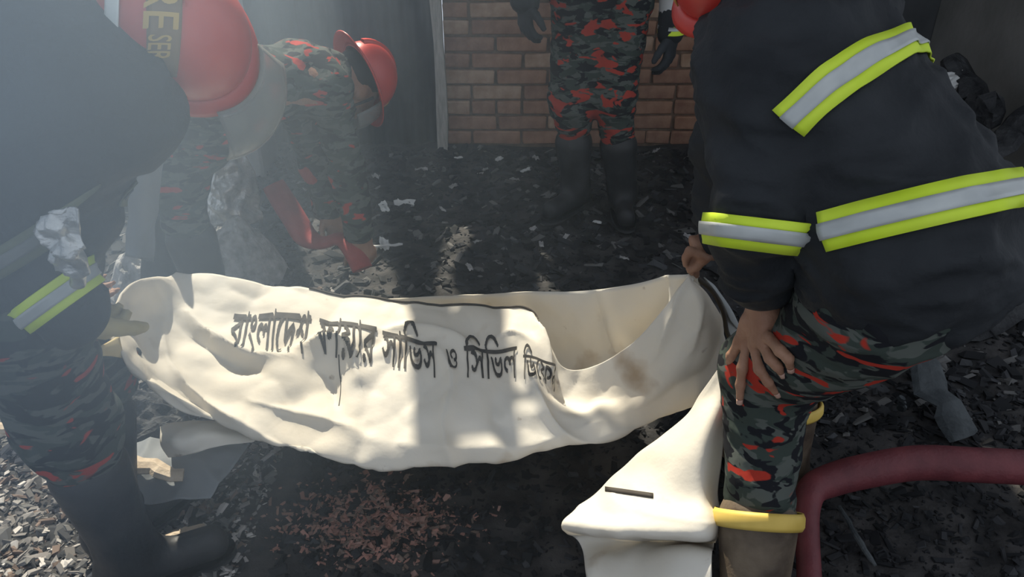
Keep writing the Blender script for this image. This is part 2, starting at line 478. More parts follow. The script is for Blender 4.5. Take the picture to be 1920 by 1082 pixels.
# plaster wall right of the bricks
w2 = mesh_obj('wall_right', *box_data(1.42, 4.2, WY, WY + 0.22, -0.05, 2.5), M['plaster'], smooth=False)
tag(w2, 'soot darkened smooth wall behind the stooping firefighter in the dark coat', None, kind='structure')
w3 = mesh_obj('wall_side', *box_data(2.02, 2.22, 2.75, WY, -0.05, 2.5, 0.01), M['paleplaster'], smooth=False)
tag(w3, 'grey cement wall end at the right edge', None, kind='structure')
# scorched tin fence on the left
w4 = empty('wall_left', (-2.3, WY, 0), 'scorched corrugated tin fence dim in the smoke', None); tag(w4, kind='structure')
w4['label'] = 'scorched corrugated tin fence dim in the smoke'
def corrugated(x0, x1, z0, z1, y, amp=0.012, pitch=0.076):
    n = max(8, int((x1 - x0) / pitch * 8)); v = []
    for i in range(n + 1):
        x = x0 + (x1 - x0) * i / n
        yy = y + amp * math.sin(2 * math.pi * x / pitch)
        v += [(x, yy, z0), (x, yy, z1)]
    return np.array(v), [(2 * i, 2 * i + 2, 2 * i + 3, 2 * i + 1) for i in range(n)]
xx = -4.2
i = 0
while xx < -0.42:
    x1 = min(xx + 0.82, -0.335)
    v, f = corrugated(xx, x1, -0.03, 1.18 + 0.04 * math.sin(i * 2.1), WY + 0.03 + 0.02 * (i % 2))
    solid(mesh_obj('tin_sheet', v, f, M['tin'], w4), 0.002); xx += 0.76; i += 1
# pale post at the corner of the brick wall
pv = []
for k, z in enumerate(np.linspace(-0.05, 2.5, 14)):
    c = V(-0.352 + 0.006 * math.sin(z * 5), WY - 0.07, z); w = 0.025 + 0.003 * math.sin(z * 9)
    pv += [c + V(-w, -w, 0), c + V(w, -w, 0), c + V(w, w, 0), c + V(-w, w, 0)]
post = mesh_obj('wooden_post', [tuple(p) for p in pv], grid_faces(14, 4, True) + [(0, 1, 2, 3), (55, 54, 53, 52)], M['post'], smooth=False)
tag(post, 'thin pale weathered wooden post at the left end of the brick wall', 'post')
# broad pale pillar dim in the smoke
pl = empty('pillar', (-1.33, 3.72, 0), 'pale pillar in the smoke behind the bending firefighter', 'pillar')
mesh_obj('shaft', *box_data(-1.43, -1.22, 3.60, 3.80, 0.55, 2.2, 0.012), M['white'], pl, smooth=False)
mesh_obj('plinth', *box_data(-1.47, -1.18, 3.56, 3.84, -0.05, 0.56, 0.012), M['paleplaster'], pl, smooth=False)

# unseen tin sheets added above the view, cut so their shadows fall where wanted
RZ = 2.7
shift = Vector((-LDIR.x / LDIR.z * 1.0, -LDIR.y / LDIR.z * 1.0, 0)) * RZ     # offset on the ground -> roof
shade_roof = empty('shade_roof', (0.6, WY, RZ), 'added unseen tin roof overhanging the yard', None); tag(shade_roof, kind='structure')
def shade_sheet(xa, xb, ya, yb, far=4.6):
    """xa..xb and front edge ya -> yb are where its shadow falls on the ground"""
    n = max(8, int((xb - xa) / 0.076 * 6)); v = []
    for i in range(n + 1):
        t = i / n; x = xa + (xb - xa) * t; yf = ya + (yb - ya) * t + 0.03 * math.sin(x * 23) + 0.02 * math.sin(x * 51)
        for k in range(25):
            y = yf + (far - yf) * (k / 24) ** 1.6
            v.append((x + (1 - t) * (0.55 * (y - yf) * math.exp(-2 * (y - yf)) + 0.05 * math.sin(y * 9) * min(1, 6 * (y - yf))) - shift.x, y - shift.y, RZ + 0.012 * math.sin(2 * math.pi * x / 0.076)))
    o = mesh_obj('tin_sheet', np.array(v), grid_faces(n + 1, 25), M['tin'], shade_roof); solid(o, 0.003)
shift = -shift
shift = Vector((LDIR.x / -LDIR.z * RZ, LDIR.y / -LDIR.z * RZ, 0))
for s in ((-0.62, -0.28, 3.0, 2.2), (-0.28, -0.10, 1.9, 1.28), (-0.12, 0.10, 1.28, 1.08), (0.10, 0.36, 1.66, 1.60), (0.36, 0.60, 1.58, 1.3), (0.06, 0.58, 1.24, 1.20, 1.29), (0.53, 1.3, -0.5, -0.6), (1.28, 2.1, -0.6, -0.5), (2.08, 2.9, -0.5, -0.6)):
    shade_sheet(*s)
shade_roof2 = empty('shade_roof', (-2.3, 1.8, RZ), 'added unseen tin roof over the left side of the yard', None); tag(shade_roof2, kind='structure')  # second set of unseen sheets, added to keep sun off the smoke
_r = shade_roof; shade_roof = shade_roof2
for s in ((-2.6, -1.82, .92, .95), (-1.84, -1.06, .95, .93), (-1.08, -.16, .93, .66)):
    xa, xb, fa, fb = s; n = 60; v = []
    for i in range(n + 1):
        t = i / n; x = xa + (xb - xa) * t; yb = fa + (fb - fa) * t + 0.03 * math.sin(x * 19)
        for k in range(7):
            v.append((x - shift.x, -1.5 + (yb + 1.5) * k / 6 - shift.y, RZ + 0.012 * math.sin(2 * math.pi * x / 0.076)))
    solid(mesh_obj('tin_sheet', np.array(v), grid_faces(n + 1, 7), M['tin'], shade_roof2), 0.003)
for yb in (0.8, 1.9, 2.85):
    mesh_obj('shade_roof_rafter', *box_data(-3.45, -1.3, yb - .04, yb + .04, RZ - .13, RZ - .03), M['char'], shade_roof2, smooth=False)
for yb in (0.8, 2.85):
    mesh_obj('shade_roof_post', *box_data(-3.4, -3.3, yb - .05, yb + .05, 0, RZ - .12), M['char'], shade_roof2, smooth=False)
shade_roof = _r
for xb in (-0.9, 0.1, 1.0, 1.9):
    mesh_obj('shade_roof_rafter', *box_data(xb - 0.035, xb + 0.035, 3.2 if xb < 0.3 else 2.3, 6.3, RZ - 0.13, RZ - 0.03), M['char'], shade_roof, smooth=False)

def text_mesh(s, res=4, cell=0.016, bold=1):
    """flat letter shapes: outlines of the word filled cell by cell (overlapping strokes stay solid)"""
    cu = bpy.data.curves.new('lettering', 'FONT'); cu.body = s; cu.resolution_u = res; cu.size = 1.0; cu.fill_mode = 'NONE'
    o = bpy.data.objects.new('lettering', cu); COL.objects.link(o)
    dg = bpy.context.evaluated_depsgraph_get(); me = bpy.data.meshes.new_from_object(o.evaluated_get(dg))
    co = np.array([v.co[:2] for v in me.vertices]); ed = [tuple(e.vertices) for e in me.edges]
    COL.objects.unlink(o); bpy.data.objects.remove(o); bpy.data.meshes.remove(me)
    par = list(range(len(co)))
    def find(a):
        while par[a] != a: par[a] = par[par[a]]; a = par[a]
        return a
    for a, b in ed: par[find(a)] = find(b)
    loops = {}
    for k in range(len(co)): loops.setdefault(find(k), []).append(k)
    lo = co.min(0) - 0.05; hi = co.max(0) + 0.05; nx, ny = np.ceil((hi - lo) / cell).astype(int)
    X = lo[0] + (np.arange(nx) + 0.5) * cell; wind = np.zeros((ny, nx), int)
    for lp in loops.values():
        P = co[lp]; Q = np.roll(P, -1, 0)
        for r in range(ny):
            y = lo[1] + (r + 0.5) * cell
            up = (P[:, 1] <= y) & (Q[:, 1] > y); dn = (P[:, 1] > y) & (Q[:, 1] <= y)
            for m, sg in ((up, 1), (dn, -1)):
                for p, q in zip(P[m], Q[m]):
                    wind[r, X > p[0] + (y - p[1]) / (q[1] - p[1]) * (q[0] - p[0])] += sg
    ink = wind != 0
    for _ in range(bold):
        ink = ink | np.roll(ink, 1, 1) | np.roll(ink, 1, 0)
    idx = {}; v = []; f = []
    def vid(a, b):
        if (a, b) not in idx: idx[a, b] = len(v); v.append((lo[0] + a * cell, lo[1] + b * cell, 0.0))
        return idx[a, b]
    for r, c in zip(*np.nonzero(ink)):
        f.append((vid(c, r), vid(c + 1, r), vid(c + 1, r + 1), vid(c, r + 1)))
    return np.array(v), f
# ================================================================ PEOPLE
def hand_default(S, wr, d, back, thumb, curl=0.5, scale=1.0, k=0.008, glove=0.0):
    """palm, four unequal bent fingers and a thumb; d: wrist->knuckles, back: back of the hand, thumb: thumb side"""
    d = nrm(d); back = nrm(np.array(back) - d * (np.array(back) @ d)); th = np.array(thumb, float)
    th = nrm(th - d * (th @ d) - back * (th @ back)); w = np.array(wr, float); g = glove
    S.seg(w - d * 0.02, w + d * 0.03 * scale, (0.030 + g, 0.022 + g), (0.036 + g, 0.018 + g), side=th, k=0.02)
    S.seg(w + d * 0.03 * scale, w + d * 0.082 * scale, (0.036 + g, 0.017 + g), (0.040 + g, 0.013 + g), side=th, k=0.015)
    for i, (o, L) in enumerate(((0.030, 0.068), (0.010, 0.078), (-0.011, 0.072), (-0.031, 0.056))):
        p = w + d * (0.088 - abs(o - 0.008) * 0.25) * scale + th * o * scale; a = 0.25 * curl; dd = nrm(d + th * o * 2.5)
        for j, (fr, r0, r1) in enumerate(((0.45, 0.0095, 0.0088), (0.31, 0.0088, 0.008), (0.24, 0.008, 0.007))):
            a += curl * (0.55 + 0.25 * j)
            q = p + (dd * math.cos(a) - back * math.sin(a)) * L * fr * scale * 1.1
            S.seg(p, q, (r0 + g * 0.6) * scale, (r1 + g * 0.6) * scale, k=0.006); p = q
    p = w + d * 0.025 * scale + th * 0.026 * scale
    for L, r0, r1, mix in ((0.042, 0.014, 0.0115, 0.9), (0.032, 0.0115, 0.0095, 0.5), (0.026, 0.0095, 0.008, 0.25)):
        q = p + nrm(d * 0.8 + th * mix - back * 0.35 * curl * 2) * L * scale
        S.seg(p, q, (r0 + g * 0.6) * scale, (r1 + g * 0.6) * scale, k=0.008); p = q
def head(S, c, up, fw):
    up = nrm(up); fw = nrm(np.array(fw, float) - up * (np.array(fw, float) @ up)); sd = np.cross(fw, up); c = np.array(c, float)
    S.ell(c + up * 0.03 - fw * 0.01, (0.076, 0.096, 0.088), up, fw, k=0.03)
    S.ell(c - up * 0.045 + fw * 0.03, (0.056, 0.062, 0.07), up, fw, k=0.035)
    S.seg(c + fw * 0.088 + up * 0.012, c + fw * 0.106 - up * 0.03, 0.010, 0.015, k=0.012)      # nose
    S.seg(c + fw * 0.080 + up * 0.022 - sd * 0.04, c + fw * 0.080 + up * 0.022 + sd * 0.04, 0.012, k=0.02)   # brow
    S.seg(c + fw * 0.083 - up * 0.058 - sd * 0.018, c + fw * 0.083 - up * 0.058 + sd * 0.018, 0.009, k=0.006)  # lips
    S.ell(c + fw * 0.072 - up * 0.09, (0.025, 0.02, 0.018), up, fw, k=0.02)                # chin
    for s in (-1, 1):
        S.ell(c + sd * s * 0.077 - up * 0.008, (0.011, 0.022, 0.032), up, fw, k=0.006)       # ears
        S.ell(c + sd * s * 0.033 + fw * 0.079 + up * 0.0, (0.014, 0.011, 0.011), up, fw, k=0.004)   # eyes
def helmet(parent, c, up, fw, shell=M['red'], size=1.0, visor=None, crest=True, emblem=True, brim=0.045, vflare=0.0, va=(18, 162)):
    up = nrm(up); fw = nrm(np.array(fw, float) - up * (np.array(fw, float) @ up)); sd = np.cross(fw, up); c = np.array(c, float)
    def W(x, y, z): return c + (sd * x + fw * y + up * z) * size
    hm = bpy.data.objects.new('helmet', None)
    rows, seg = 15, 44; v = []
    for i in range(rows):
        ph = (i / (rows - 1)) * math.pi * 0.53
        for k in range(seg):
            a = 2 * math.pi * k / seg
            r = math.sin(ph)
            v.append(W(0.116 * r * math.cos(a), 0.143 * r * math.sin(a), 0.135 * math.cos(ph) + 0.03))
    f = grid_faces(rows, seg, True)
    sh = mesh_obj('helmet_shell', np.array(v), f, shell, parent); solid(sh, 0.004, -1)
    sv = np.array(v)
    v = []
    for i in range(5):
        t = i / 4
        for k in range(seg):
            a = 2 * math.pi * k / seg; fr = 1 + 0.5 * max(0, math.sin(a)) + 0.5 * max(0, -math.sin(a))
            v.append(W((0.114 + brim * t) * math.cos(a), (0.141 + brim * t * fr) * math.sin(a), 0.022 - 0.022 * t ** 1.5))
    solid(mesh_obj('brim', np.array(v), grid_faces(5, seg, True), shell, sh), 0.004)
    if crest:
        v = []
        for i in range(19):
            a = math.radians(-75 + 150 * i / 18)
            for w, e in ((-0.014, 0.0), (-0.009, 0.013), (0.009, 0.013), (0.014, 0.0)):
                v.append(W(w, (0.141 + e) * math.sin(a), (0.133 + e) * math.cos(a) + 0.03))
        mesh_obj('crest', np.array(v), grid_faces(19, 4), shell, sh)
    if emblem:
        v = []
        for i in range(7):
            for k in range(7):
                x = -0.045 + 0.015 * k; zz = 0.035 + i * 0.013; w = 1 - abs(i - 3) / 7
                xx = x * w; r = math.sqrt(max(0, 1 - (xx / 0.116) ** 2 - ((zz - 0.03) / 0.135) ** 2))
                v.append(W(xx, 0.143 * r + 0.003, zz))
        solid(mesh_obj('emblem', np.array(v), grid_faces(7, 7), M['gold'], sh), 0.003)
    if visor:
        v = []
        for i in range(9):
            for k in range(21):
                a = math.radians(va[0] + (va[1] - va[0]) * k / 20); t = i / 8
                v.append(W(0.124 * (1 + vflare * t) * math.cos(a), (0.158 + 0.015 * math.sin(t * 3)) * (1 + vflare * t) * math.sin(a) + 0.01, 0.02 - visor * t))
        solid(mesh_obj('visor', np.array(v), grid_faces(9, 21), M['visor'], sh), 0.003)
    # chin strap
    st = [W(0.09 * math.cos(a), 0.045, 0.0 - 0.135 * math.sin(a)) for a in np.linspace(0, math.pi, 15)]
    tube('chin_strap', st, 0.005, M['black'], sh, seg=6)
    return sh, sv, W

def person(label, J, trousers, coat_mat, h=0.010, hands=True, skin=True, boots=M['black'], coat_len=0.12, glove=0.0, seed=0.0, sleeves=True, coat_hood=False, coat_h=None, boot_top=0.33, hand_fn=None, coat_puff=0.0, fine=False):
    base = Vector(((J['anL'][0] + J['anR'][0]) / 2, (J['anL'][1] + J['anR'][1]) / 2, 0))
    root = empty('person', base, label, 'person')
    side = nrm(np.array(J['shL']) - np.array(J['shR'])); hs = nrm(np.array(J['hpL']) - np.array(J['hpR']))
    pel, che, nk = (np.array(J[k], float) for k in ('pel', 'che', 'nk'))
    wst = pel * 0.55 + che * 0.45
    B = Sdf()
    B.seg(pel, wst, (0.145, 0.10), (0.125, 0.09), side=hs, k=0.05)
    B.seg(wst, che, (0.125, 0.09), (0.155, 0.10), side=side, k=0.05)
    B.seg(J['shR'], J['shL'], 0.058, k=0.05)
    B.seg(che, nk, (0.10, 0.08), (0.055, 0.055), side=side, k=0.05)
    B.seg(nk, J['hd'], 0.052, 0.05, k=0.03)
    head(B, J['hd'], J['hup'], J['hfw'])
    for s in 'LR':
        sh, el, wr, hp, kn, an, to = (np.array(J[k + s], float) for k in ('sh', 'el', 'wr', 'hp', 'kn', 'an', 'to'))
        B.seg(sh, el, 0.047, 0.039, k=0.04); B.seg(el, wr, 0.040, 0.026, k=0.03)
        B.seg(hp, kn, 0.082, 0.056, k=0.05); B.seg(kn, an, 0.055, 0.038, k=0.04)
        B.seg(an - (0, 0, 0.04), to, (0.032, 0.03), (0.034, 0.02), side=(0, 0, 1), k=0.03)
        if hands and ('hd' + s) in J:
            hd = J['hd' + s]; hand_default(B, wr, hd[0], hd[1], hd[2], hd[3])
    if hand_fn: hand_fn(B)
    body, bv, bf = sdf_obj('body', B, h, M['skin'], root)
    body['label'] = 'skin of face and hands'
    # hair cap under the helmet
    up = nrm(J['hup']); fw = nrm(np.array(J['hfw'], float) - up * (np.array(J['hfw'], float) @ up))
    H = Sdf(); H.ell(np.array(J['hd'], float) + up * 0.040 - fw * 0.022, (0.081, 0.092, 0.086), up, fw)
    sdf_obj('hair', H, 0.009, M['hair'], root)
    # trousers
    T = Sdf(); pf = 0.02
    T.seg(pel + (0, 0, 0.02), pel - (0, 0, 0.03), (0.165, 0.125), (0.17, 0.13), side=hs)
    for s in 'LR':
        hp, kn, an = (np.array(J[k + s], float) for k in ('hp', 'kn', 'an'))
        bt = an + (kn - an) * max(0.0, (boot_top - 0.02 - an[2]) / max(0.05, kn[2] - an[2]))
        T.seg(hp, kn, 0.105, 0.082, k=0.06); T.seg(kn, bt, 0.082, 0.056, k=0.05)
    tr, tv, tf = sdf_obj('trousers', T, h, trousers, root, dict(amp=0.010, scale=8, stretch=(1, 1, 1.7), seed=seed))
    # boots
    for s in 'LR':
        kn, an, to = (np.array(J[k + s], float) for k in ('kn', 'an', 'to'))
        top = an + (kn - an) * max(0.05, (boot_top - an[2]) / max(0.05, kn[2] - an[2]))
        Bt = Sdf(); heel = an + (an - to) * 0.18; heel[2] = 0.03
        Bt.seg(top, an, 0.078, 0.058, k=0.03); Bt.seg(an, heel + (0, 0, 0.015), 0.055, 0.042, k=0.04)
        fr = np.array([to[0], to[1], 0.045]); hl = np.array([heel[0], heel[1], 0.045])
        Bt.seg(hl, fr, (0.042, 0.042), (0.046, 0.036), side=(0, 0, 1), k=0.04)
        bo, v1, f1 = sdf_obj('boot', Bt, min(h, 0.009), boots, root)
        # sole
        dd = nrm(fr - hl); sdv = np.cross(dd, (0, 0, 1)); out = []
        for zz in (0.0, 0.022):
            for k in range(28):
                a = 2 * math.pi * k / 28; L = np.linalg.norm(fr - hl) / 2 + 0.05
                out.append((hl + fr) / 2 * (1, 1, 0) + dd * L * math.cos(a) * abs(math.cos(a)) ** -0.3 * 0.98 + sdv * 0.05 * math.sin(a) * (1 + 0.12 * math.cos(a)) + (0, 0, zz))
        mesh_obj('sole', np.array(out), grid_faces(2, 28, True) + [tuple(range(28))[::-1], tuple(range(28, 56))], M['black'], bo)
    # coat
    C = Sdf(); p = coat_puff
    dn = nrm(pel - che)
    C.seg(pel + dn * coat_len, wst, (0.185 + p, 0.15 + p), (0.16 + p, 0.128 + p), side=hs, k=0.06)
    C.seg(wst, che, (0.16 + p, 0.128 + p), (0.175 + p, 0.13 + p), side=side, k=0.06)
    C.seg(J['shR'], J['shL'], 0.085 + p * 0.6, k=0.06)
    C.seg(che, nk, (0.12, 0.10), (0.075, 0.075), side=side, k=0.05)
    for s in 'LR':
        sh, el, wr = (np.array(J[k + s], float) for k in ('sh', 'el', 'wr'))
        C.seg(sh, el, 0.078 + p * 0.5, 0.066 + p * 0.5, k=0.022)
        C.seg(el, wr + (el - wr) * J.get('cuff' + s, 0.08), 0.066 + p * 0.5, J.get('cuffr' + s, 0.048), k=0.022)
    parts = {}
    for nm, sel in () and (('torso', C.p[:4]), ('sleeveL', C.p[4:6]), ('sleeveR', C.p[6:8])):
        q = Sdf(); q.p = list(sel); qv, qf = nets(q, 0.016); qv = folds(qv, qf, amp=0.015, scale=8, stretch=(1, 0.8, 1.1), seed=seed + 5); parts[nm] = bvh(qv, qf)
    arms = Sdf(); arms.p = C.p[4:8]; parts['arms'] = arms; trunk = Sdf(); trunk.p = C.p[:4]; parts['trunk'] = trunk
    ct, cv, cf = sdf_obj('coat', C, coat_h or h, coat_mat, root, [dict(amp=0.015, scale=8, stretch=(1, 0.8, 1.1), seed=seed + 5)] + ([dict(amp=0.010, scale=13, stretch=(0.75, 0.75, 1.5), seed=seed)] if fine else []))
    return dict(root=root, trousers=(tv, tf), coat=(cv, cf), coat_o=ct, body=(bv, bf), **parts)

def plane_band(name, R, pxs, inner, width, part='torso', steps=140, clear=0.03, nv=None, **kw):
    """a band round the coat through the three places where those sight lines meet the cloth"""
    tree = bvh(*R['coat']); P = []
    for px, py in pxs:
        hit = tree.ray_cast(Vector((0, 0, CAMZ)), ray(px, py).normalized())
        if hit[0] is None:
            print('band miss', name, px, py); return None
        P.append(hit[0])
    n = Vector(nv).normalized() if nv else (P[1] - P[0]).cross(P[2] - P[0]).normalized()
    c = Vector(inner); c = c - n * (c - P[1]).dot(n)
    return make_band(name, tree, c, n, width, R['root'], steps=steps, avoid=(R['arms'], R['trunk'], clear), **kw)
def limb_band(R, a, b, t, width, part, nv=None, **kw):
    a, b = Vector(a), Vector(b); q = Sdf(); q.p = R['arms'].p[:2] if part == 'sleeveL' else R['arms'].p[2:]
    qv, qf = nets(q, 0.010)
    return make_band('reflective_band', bvh(qv, qf), a.lerp(b, t), Vector(nv) if nv else (b - a).normalized(), width, R['root'], rmax=0.15, lift=0.007, outer=bvh(*R['coat']), **kw)

# ---- stooping firefighter on the right
J1 = dict(pel=(.645, 1.15, .89), che=(.475, 1.36, 1.13), nk=(.42, 1.43, 1.235), hd=(.43, 1.47, 1.235), hup=(-.55, -.30, .55), hfw=(-.45, .45, -.75),
          shL=(.412, 1.24, 1.10), shR=(.585, 1.48, 1.16), elL=(.388, 1.16, .955), elR=(.475, 1.64, .88), wrL=at(1428, 585, 1.235), wrR=at(1336, 462, 1.64),
          hpL=(.585, 1.10, .80), hpR=(.71, 1.24, .80), knL=(.513, 1.30, .525), knR=(.625, 1.53, .50), anL=(.478, 1.03, .10), anR=(.66, 1.46, .10), toL=(.40, 1.16, .04), toR=(.58, 1.62, .04),
          cuffL=0.36, cuffrL=0.054, cuffR=0.12)
pre = Sdf()
for s in 'LR':
    pre.seg(J1['hp' + s], J1['kn' + s], 0.105, 0.082, k=0.06); pre.seg(J1['kn' + s], J1['an' + s], 0.082, 0.072, k=0.05)
pv_, pf_ = nets(pre, 0.01); leg_tree = bvh(pv_, pf_)
def touch(px, py, lift):
    d = ray(px, py).normalized(); hit = leg_tree.ray_cast(Vector((0, 0, CAMZ)), d)
    return np.array(hit[0] - d * lift) if hit[0] is not None else np.array(at(px, py, 1.24))
nail_spots = []
def hands1(S):
    w = np.array(J1['wrL'], float)
    kn = [touch(1398, 655, .022), touch(1413, 660, .026), touch(1428, 650, .028), touch(1443, 640, .028)]
    mid = (kn[0] + kn[1] + kn[2] + kn[3]) / 4
    S.seg(w - (mid - w) * 0.3, w + (mid - w) * 0.25, (0.027, 0.021), (0.031, 0.019), side=kn[3] - kn[0], k=0.02)
    S.seg(w + (mid - w) * 0.2, w + (mid - w) * 0.85, (0.031, 0.018), (0.037, 0.013), side=kn[3] - kn[0], k=0.02)
    chains = [[(1392, 690, .028), (1388, 722, .022), (1387, 750, .011)], [(1424, 692, .030), (1440, 716, .024), (1456, 737, .011)],
              [(1444, 672, .032), (1457, 686, .026), (1466, 700, .011)], [(1463, 658, .032), (1478, 672, .026), (1482, 690, .011)]]
    for k0, ch in zip(kn, chains):
        p = k0 + (w - k0) * 0.12
        for (x, y, l), (r0, r1) in zip(ch, ((.0108, .0098), (.0098, .0088), (.0088, .0074))):
            q = touch(x, y, l); S.seg(p, q, r0, r1, k=0.008); p0 = p; p = q
        nail_spots.append((p, p - p0))
    # thumb, round the far side of the knee
    p = w + (mid - w) * 0.35 + np.array((-0.022, 0.01, 0.0))
    for q, r0, r1 in ((np.array(at(1388, 640, 1.255)), .0135, .0115), (np.array(at(1372, 668, 1.27)), .0115, .010), (np.array(at(1366, 694, 1.285)), .010, .008)):
        S.seg(p, q, r0, r1, k=0.01); p = q
    # right hand pinching the bag's corner
    w = np.array(J1['wrR'], float); g = np.array(at(1287, 503, 1.625))
    knk = np.array(at(1308, 463, 1.61)); S.seg(w + (w - knk) * 0.6, w, 0.026, 0.026, k=0.02)
    S.seg(w, knk, (0.026, 0.019), (0.034, 0.014), side=(0.1, 1, 0.2), k=0.02)
    for dy, a, b in ((-0.028, (1293, 470), (1285, 496)), (-0.008, (1299, 478), (1291, 503)), (0.012, (1303, 484), (1298, 512)), (0.03, (1308, 488), (1306, 517))):
        p = knk + (0, dy, -abs(dy) * 0.2)
        for (x, y), r0, r1 in ((a, .0105, .0095), (((a[0] + b[0]) / 2 - 3, (a[1] + b[1]) / 2), .0095, .0088), (b, .0088, .0075)):
            q = np.array(at(x, y, 1.61 + dy * 0.8)); S.seg(p, q, r0, r1, k=0.007); p = q
    p = w + (knk - w) * 0.3 + np.array((0, -0.02, -0.01))
    for x, y, r0, r1 in ((1320, 485, .013, .0115), (1306, 500, .0115, .010), (1293, 508, .010, .008)):
        q = np.array(at(x, y, 1.585)); S.seg(p, q, r0, r1, k=0.008); p = q
R1 = person('stooping person in black coat with yellow reflective bands, hand on knee, holding the bag corner', J1, M['camo1'], M['coat'], h=0.0055, hands=False, hand_fn=hands1, boots=M['boot'],
            coat_len=-0.005, seed=1.3, coat_h=0.008, boot_top=0.27, coat_puff=0.012, fine=True)
for p, d in nail_spots:
    d = nrm(d); vw = nrm(np.array((0, 0, CAMZ)) - p); sd = nrm(np.cross(d, vw)); nn = np.cross(sd, d); v = []
    for i in range(4):
        for k in range(5):
            a = (k - 2) * 0.5; v.append(p + d * (-0.005 + i * 0.0038) + sd * math.sin(a) * 0.0072 + nn * math.cos(a) * 0.0082)
    solid(mesh_obj('fingernail', np.array(v), grid_faces(4, 5), M['nail'], R1['root']), 0.001)
plane_band('reflective_band', R1, [(1510, 200), (1600, 132), (1690, 95)], (.56, 1.25, 1.02), 0.056, clear=0.024, nv=(-.60, .64, .48))
plane_band('reflective_band', R1, [(1560, 430), (1700, 395), (1850, 362)], (.62, 1.17, .93), 0.060)
elw = (Vector(J1['elL']), Vector(J1['wrL']))
limb_band(R1, elw[0], elw[1], 0.24, 0.050, 'sleeveL', nv=(.12, .42, .90))
helmet(R1['root'], V(*J1['hd']) + V(-.01, 0, .025), J1['hup'], J1['hfw'], size=0.95, brim=0.022)
# boot rim
def boot_rim(R, J, s, z0, z1, r, tilt):
    kn, an = np.array(J['kn' + s], float), np.array(J['an' + s], float); v = []
    ax = nrm(kn - an); sd = nrm(np.cross(ax, (0, 1, 0))); fr = np.cross(ax, sd)
    for z in (z0, z0 + 0.25 * (z1 - z0), z1 - 0.25 * (z1 - z0), z1):
        for k in range(40):
            a = 2 * math.pi * k / 40
            c = an + (kn - an) * ((z + tilt * math.sin(a)) - an[2]) / (kn[2] - an[2])
            v.append(c + (sd * math.cos(a) + fr * math.sin(a)) * (r + (0.004 if z0 < z < z1 else 0)))
    o = mesh_obj('boot_rim', np.array(v), grid_faces(4, 40, True), M['bootrim'], R['root']); solid(o, 0.005); o['label'] = 'yellow boot rim'
boot_rim(R1, J1, 'L', .262, .290, .083, .012)
boot_rim(R1, J1, 'R', .262, .290, .083, .012)

# ---- firefighter at the left, near the camera
J2 = dict(pel=(-.92, 1.24, .80), che=(-.76, 1.37, 1.11), nk=(-.68, 1.49, 1.15), hd=(-.63, 1.50, 1.135), hup=(.42, -.62, .38), hfw=(.55, .1, -.8),
          shL=(-.91, 1.49, 1.15), shR=(-.63, 1.27, 1.07), elL=(-1.03, 1.60, .86), elR=at(-20, 400, 1.14), wrL=(-1.03, 1.60, .62), wrR=at(143, 590, 1.12),
          hpL=(-1.0, 1.30, .77), hpR=(-.87, 1.20, .77), knL=(-.92, 1.42, .45), knR=at(128, 800, 1.22), anL=(-.93, 1.33, .10), anR=at(238, 1030, 1.215), toL=(-.84, 1.46, .04), toR=(-.69, 1.285, .04),
          hdR=((-.06, .16, -.17), (-.3, -.7, -.5), (.8, .2, -.1), .55), hdL=((.03, .03, -.12), (-.6, -.3, 0), (.6, -.6, 0), .6), cuffR=0.02, cuffrR=0.052)
R2 = person('person in dark coat leaning in from the left under a red and white helmet', J2, M['camo2'], M['coat'], h=0.0075, boots=M['black'], coat_len=-0.04, seed=7.7, coat_h=0.010)
limb_band(R2, J2['elR'], J2['wrR'], .80, 0.045, 'sleeveR', nv=(.55, -.15, -.80))
plane_band('reflective_band', R2, [(90, 300), (130, 322), (180, 345)], (-.80, 1.27, .93), 0.05, mats=(M['band_hazed'], M['band_dim']))
plane_band('reflective_band', R2, [(170, 405), (200, 412), (238, 418)], (-.86, 1.19, .84), 0.045, mats=(M['band_hazed'], M['band_dim']))
limb_band(R2, J2['elR'], J2['wrR'], .34, 0.042, 'sleeveR', mats=(M['band_hazed'], M['band_dim']))
sh2, sv2, W2 = helmet(R2['root'], V(*J2['hd']) + V(.02, -.03, .02), J2['hup'], J2['hfw'], visor=0.10, emblem=False, crest=False, brim=0.02, vflare=0.5, va=(62, 138))
sh2['label'] = 'red and white helmet with gold letters'
_o = W2(0, 0, 0); _ax = [W2(*a) - _o for a in ((1, 0, 0), (0, 1, 0))]
_dn = np.array((0, -SN, -CS)); _rt = np.array((1.0, 0, 0))
eR = nrm(np.array([_dn @ a for a in _ax])); eT = np.array([-eR[1], eR[0]])
if eT @ np.array([_rt @ a for a in _ax]) < 0: eT = -eT
def dome(t, w, lift=0.004):          # t along the reading direction, w towards the letters' tops
    x, y = eR * t + eT * w; q = max(0.02, 1 - (x / 0.116) ** 2 - (y / 0.143) ** 2)
    n = nrm((x / 0.116 ** 2, y / 0.143 ** 2, math.sqrt(q) / 0.135))
    return W2(x + n[0] * lift, y + n[1] * lift, 0.135 * math.sqrt(q) + 0.03 + n[2] * lift)
def dome_strip(name, t0, t1, w0, w1, m, lift, taper=0.0):
    v = [dome(t0 + (t1 - t0) * i / 23, (w0 + (w1 - w0) * k / 6) * (1 - taper * i / 23), lift) for i in range(24) for k in range(7)]
    return solid(mesh_obj(name, np.array(v), grid_faces(24, 7), m, sh2), 0.002)
gb = dome_strip('lettered_band', -.09, .105, -.060, -.004, M['goldband'], .004, .2)
dome_strip('white_stripe', -.075, .075, -.108, -.090, M['white'], .004)
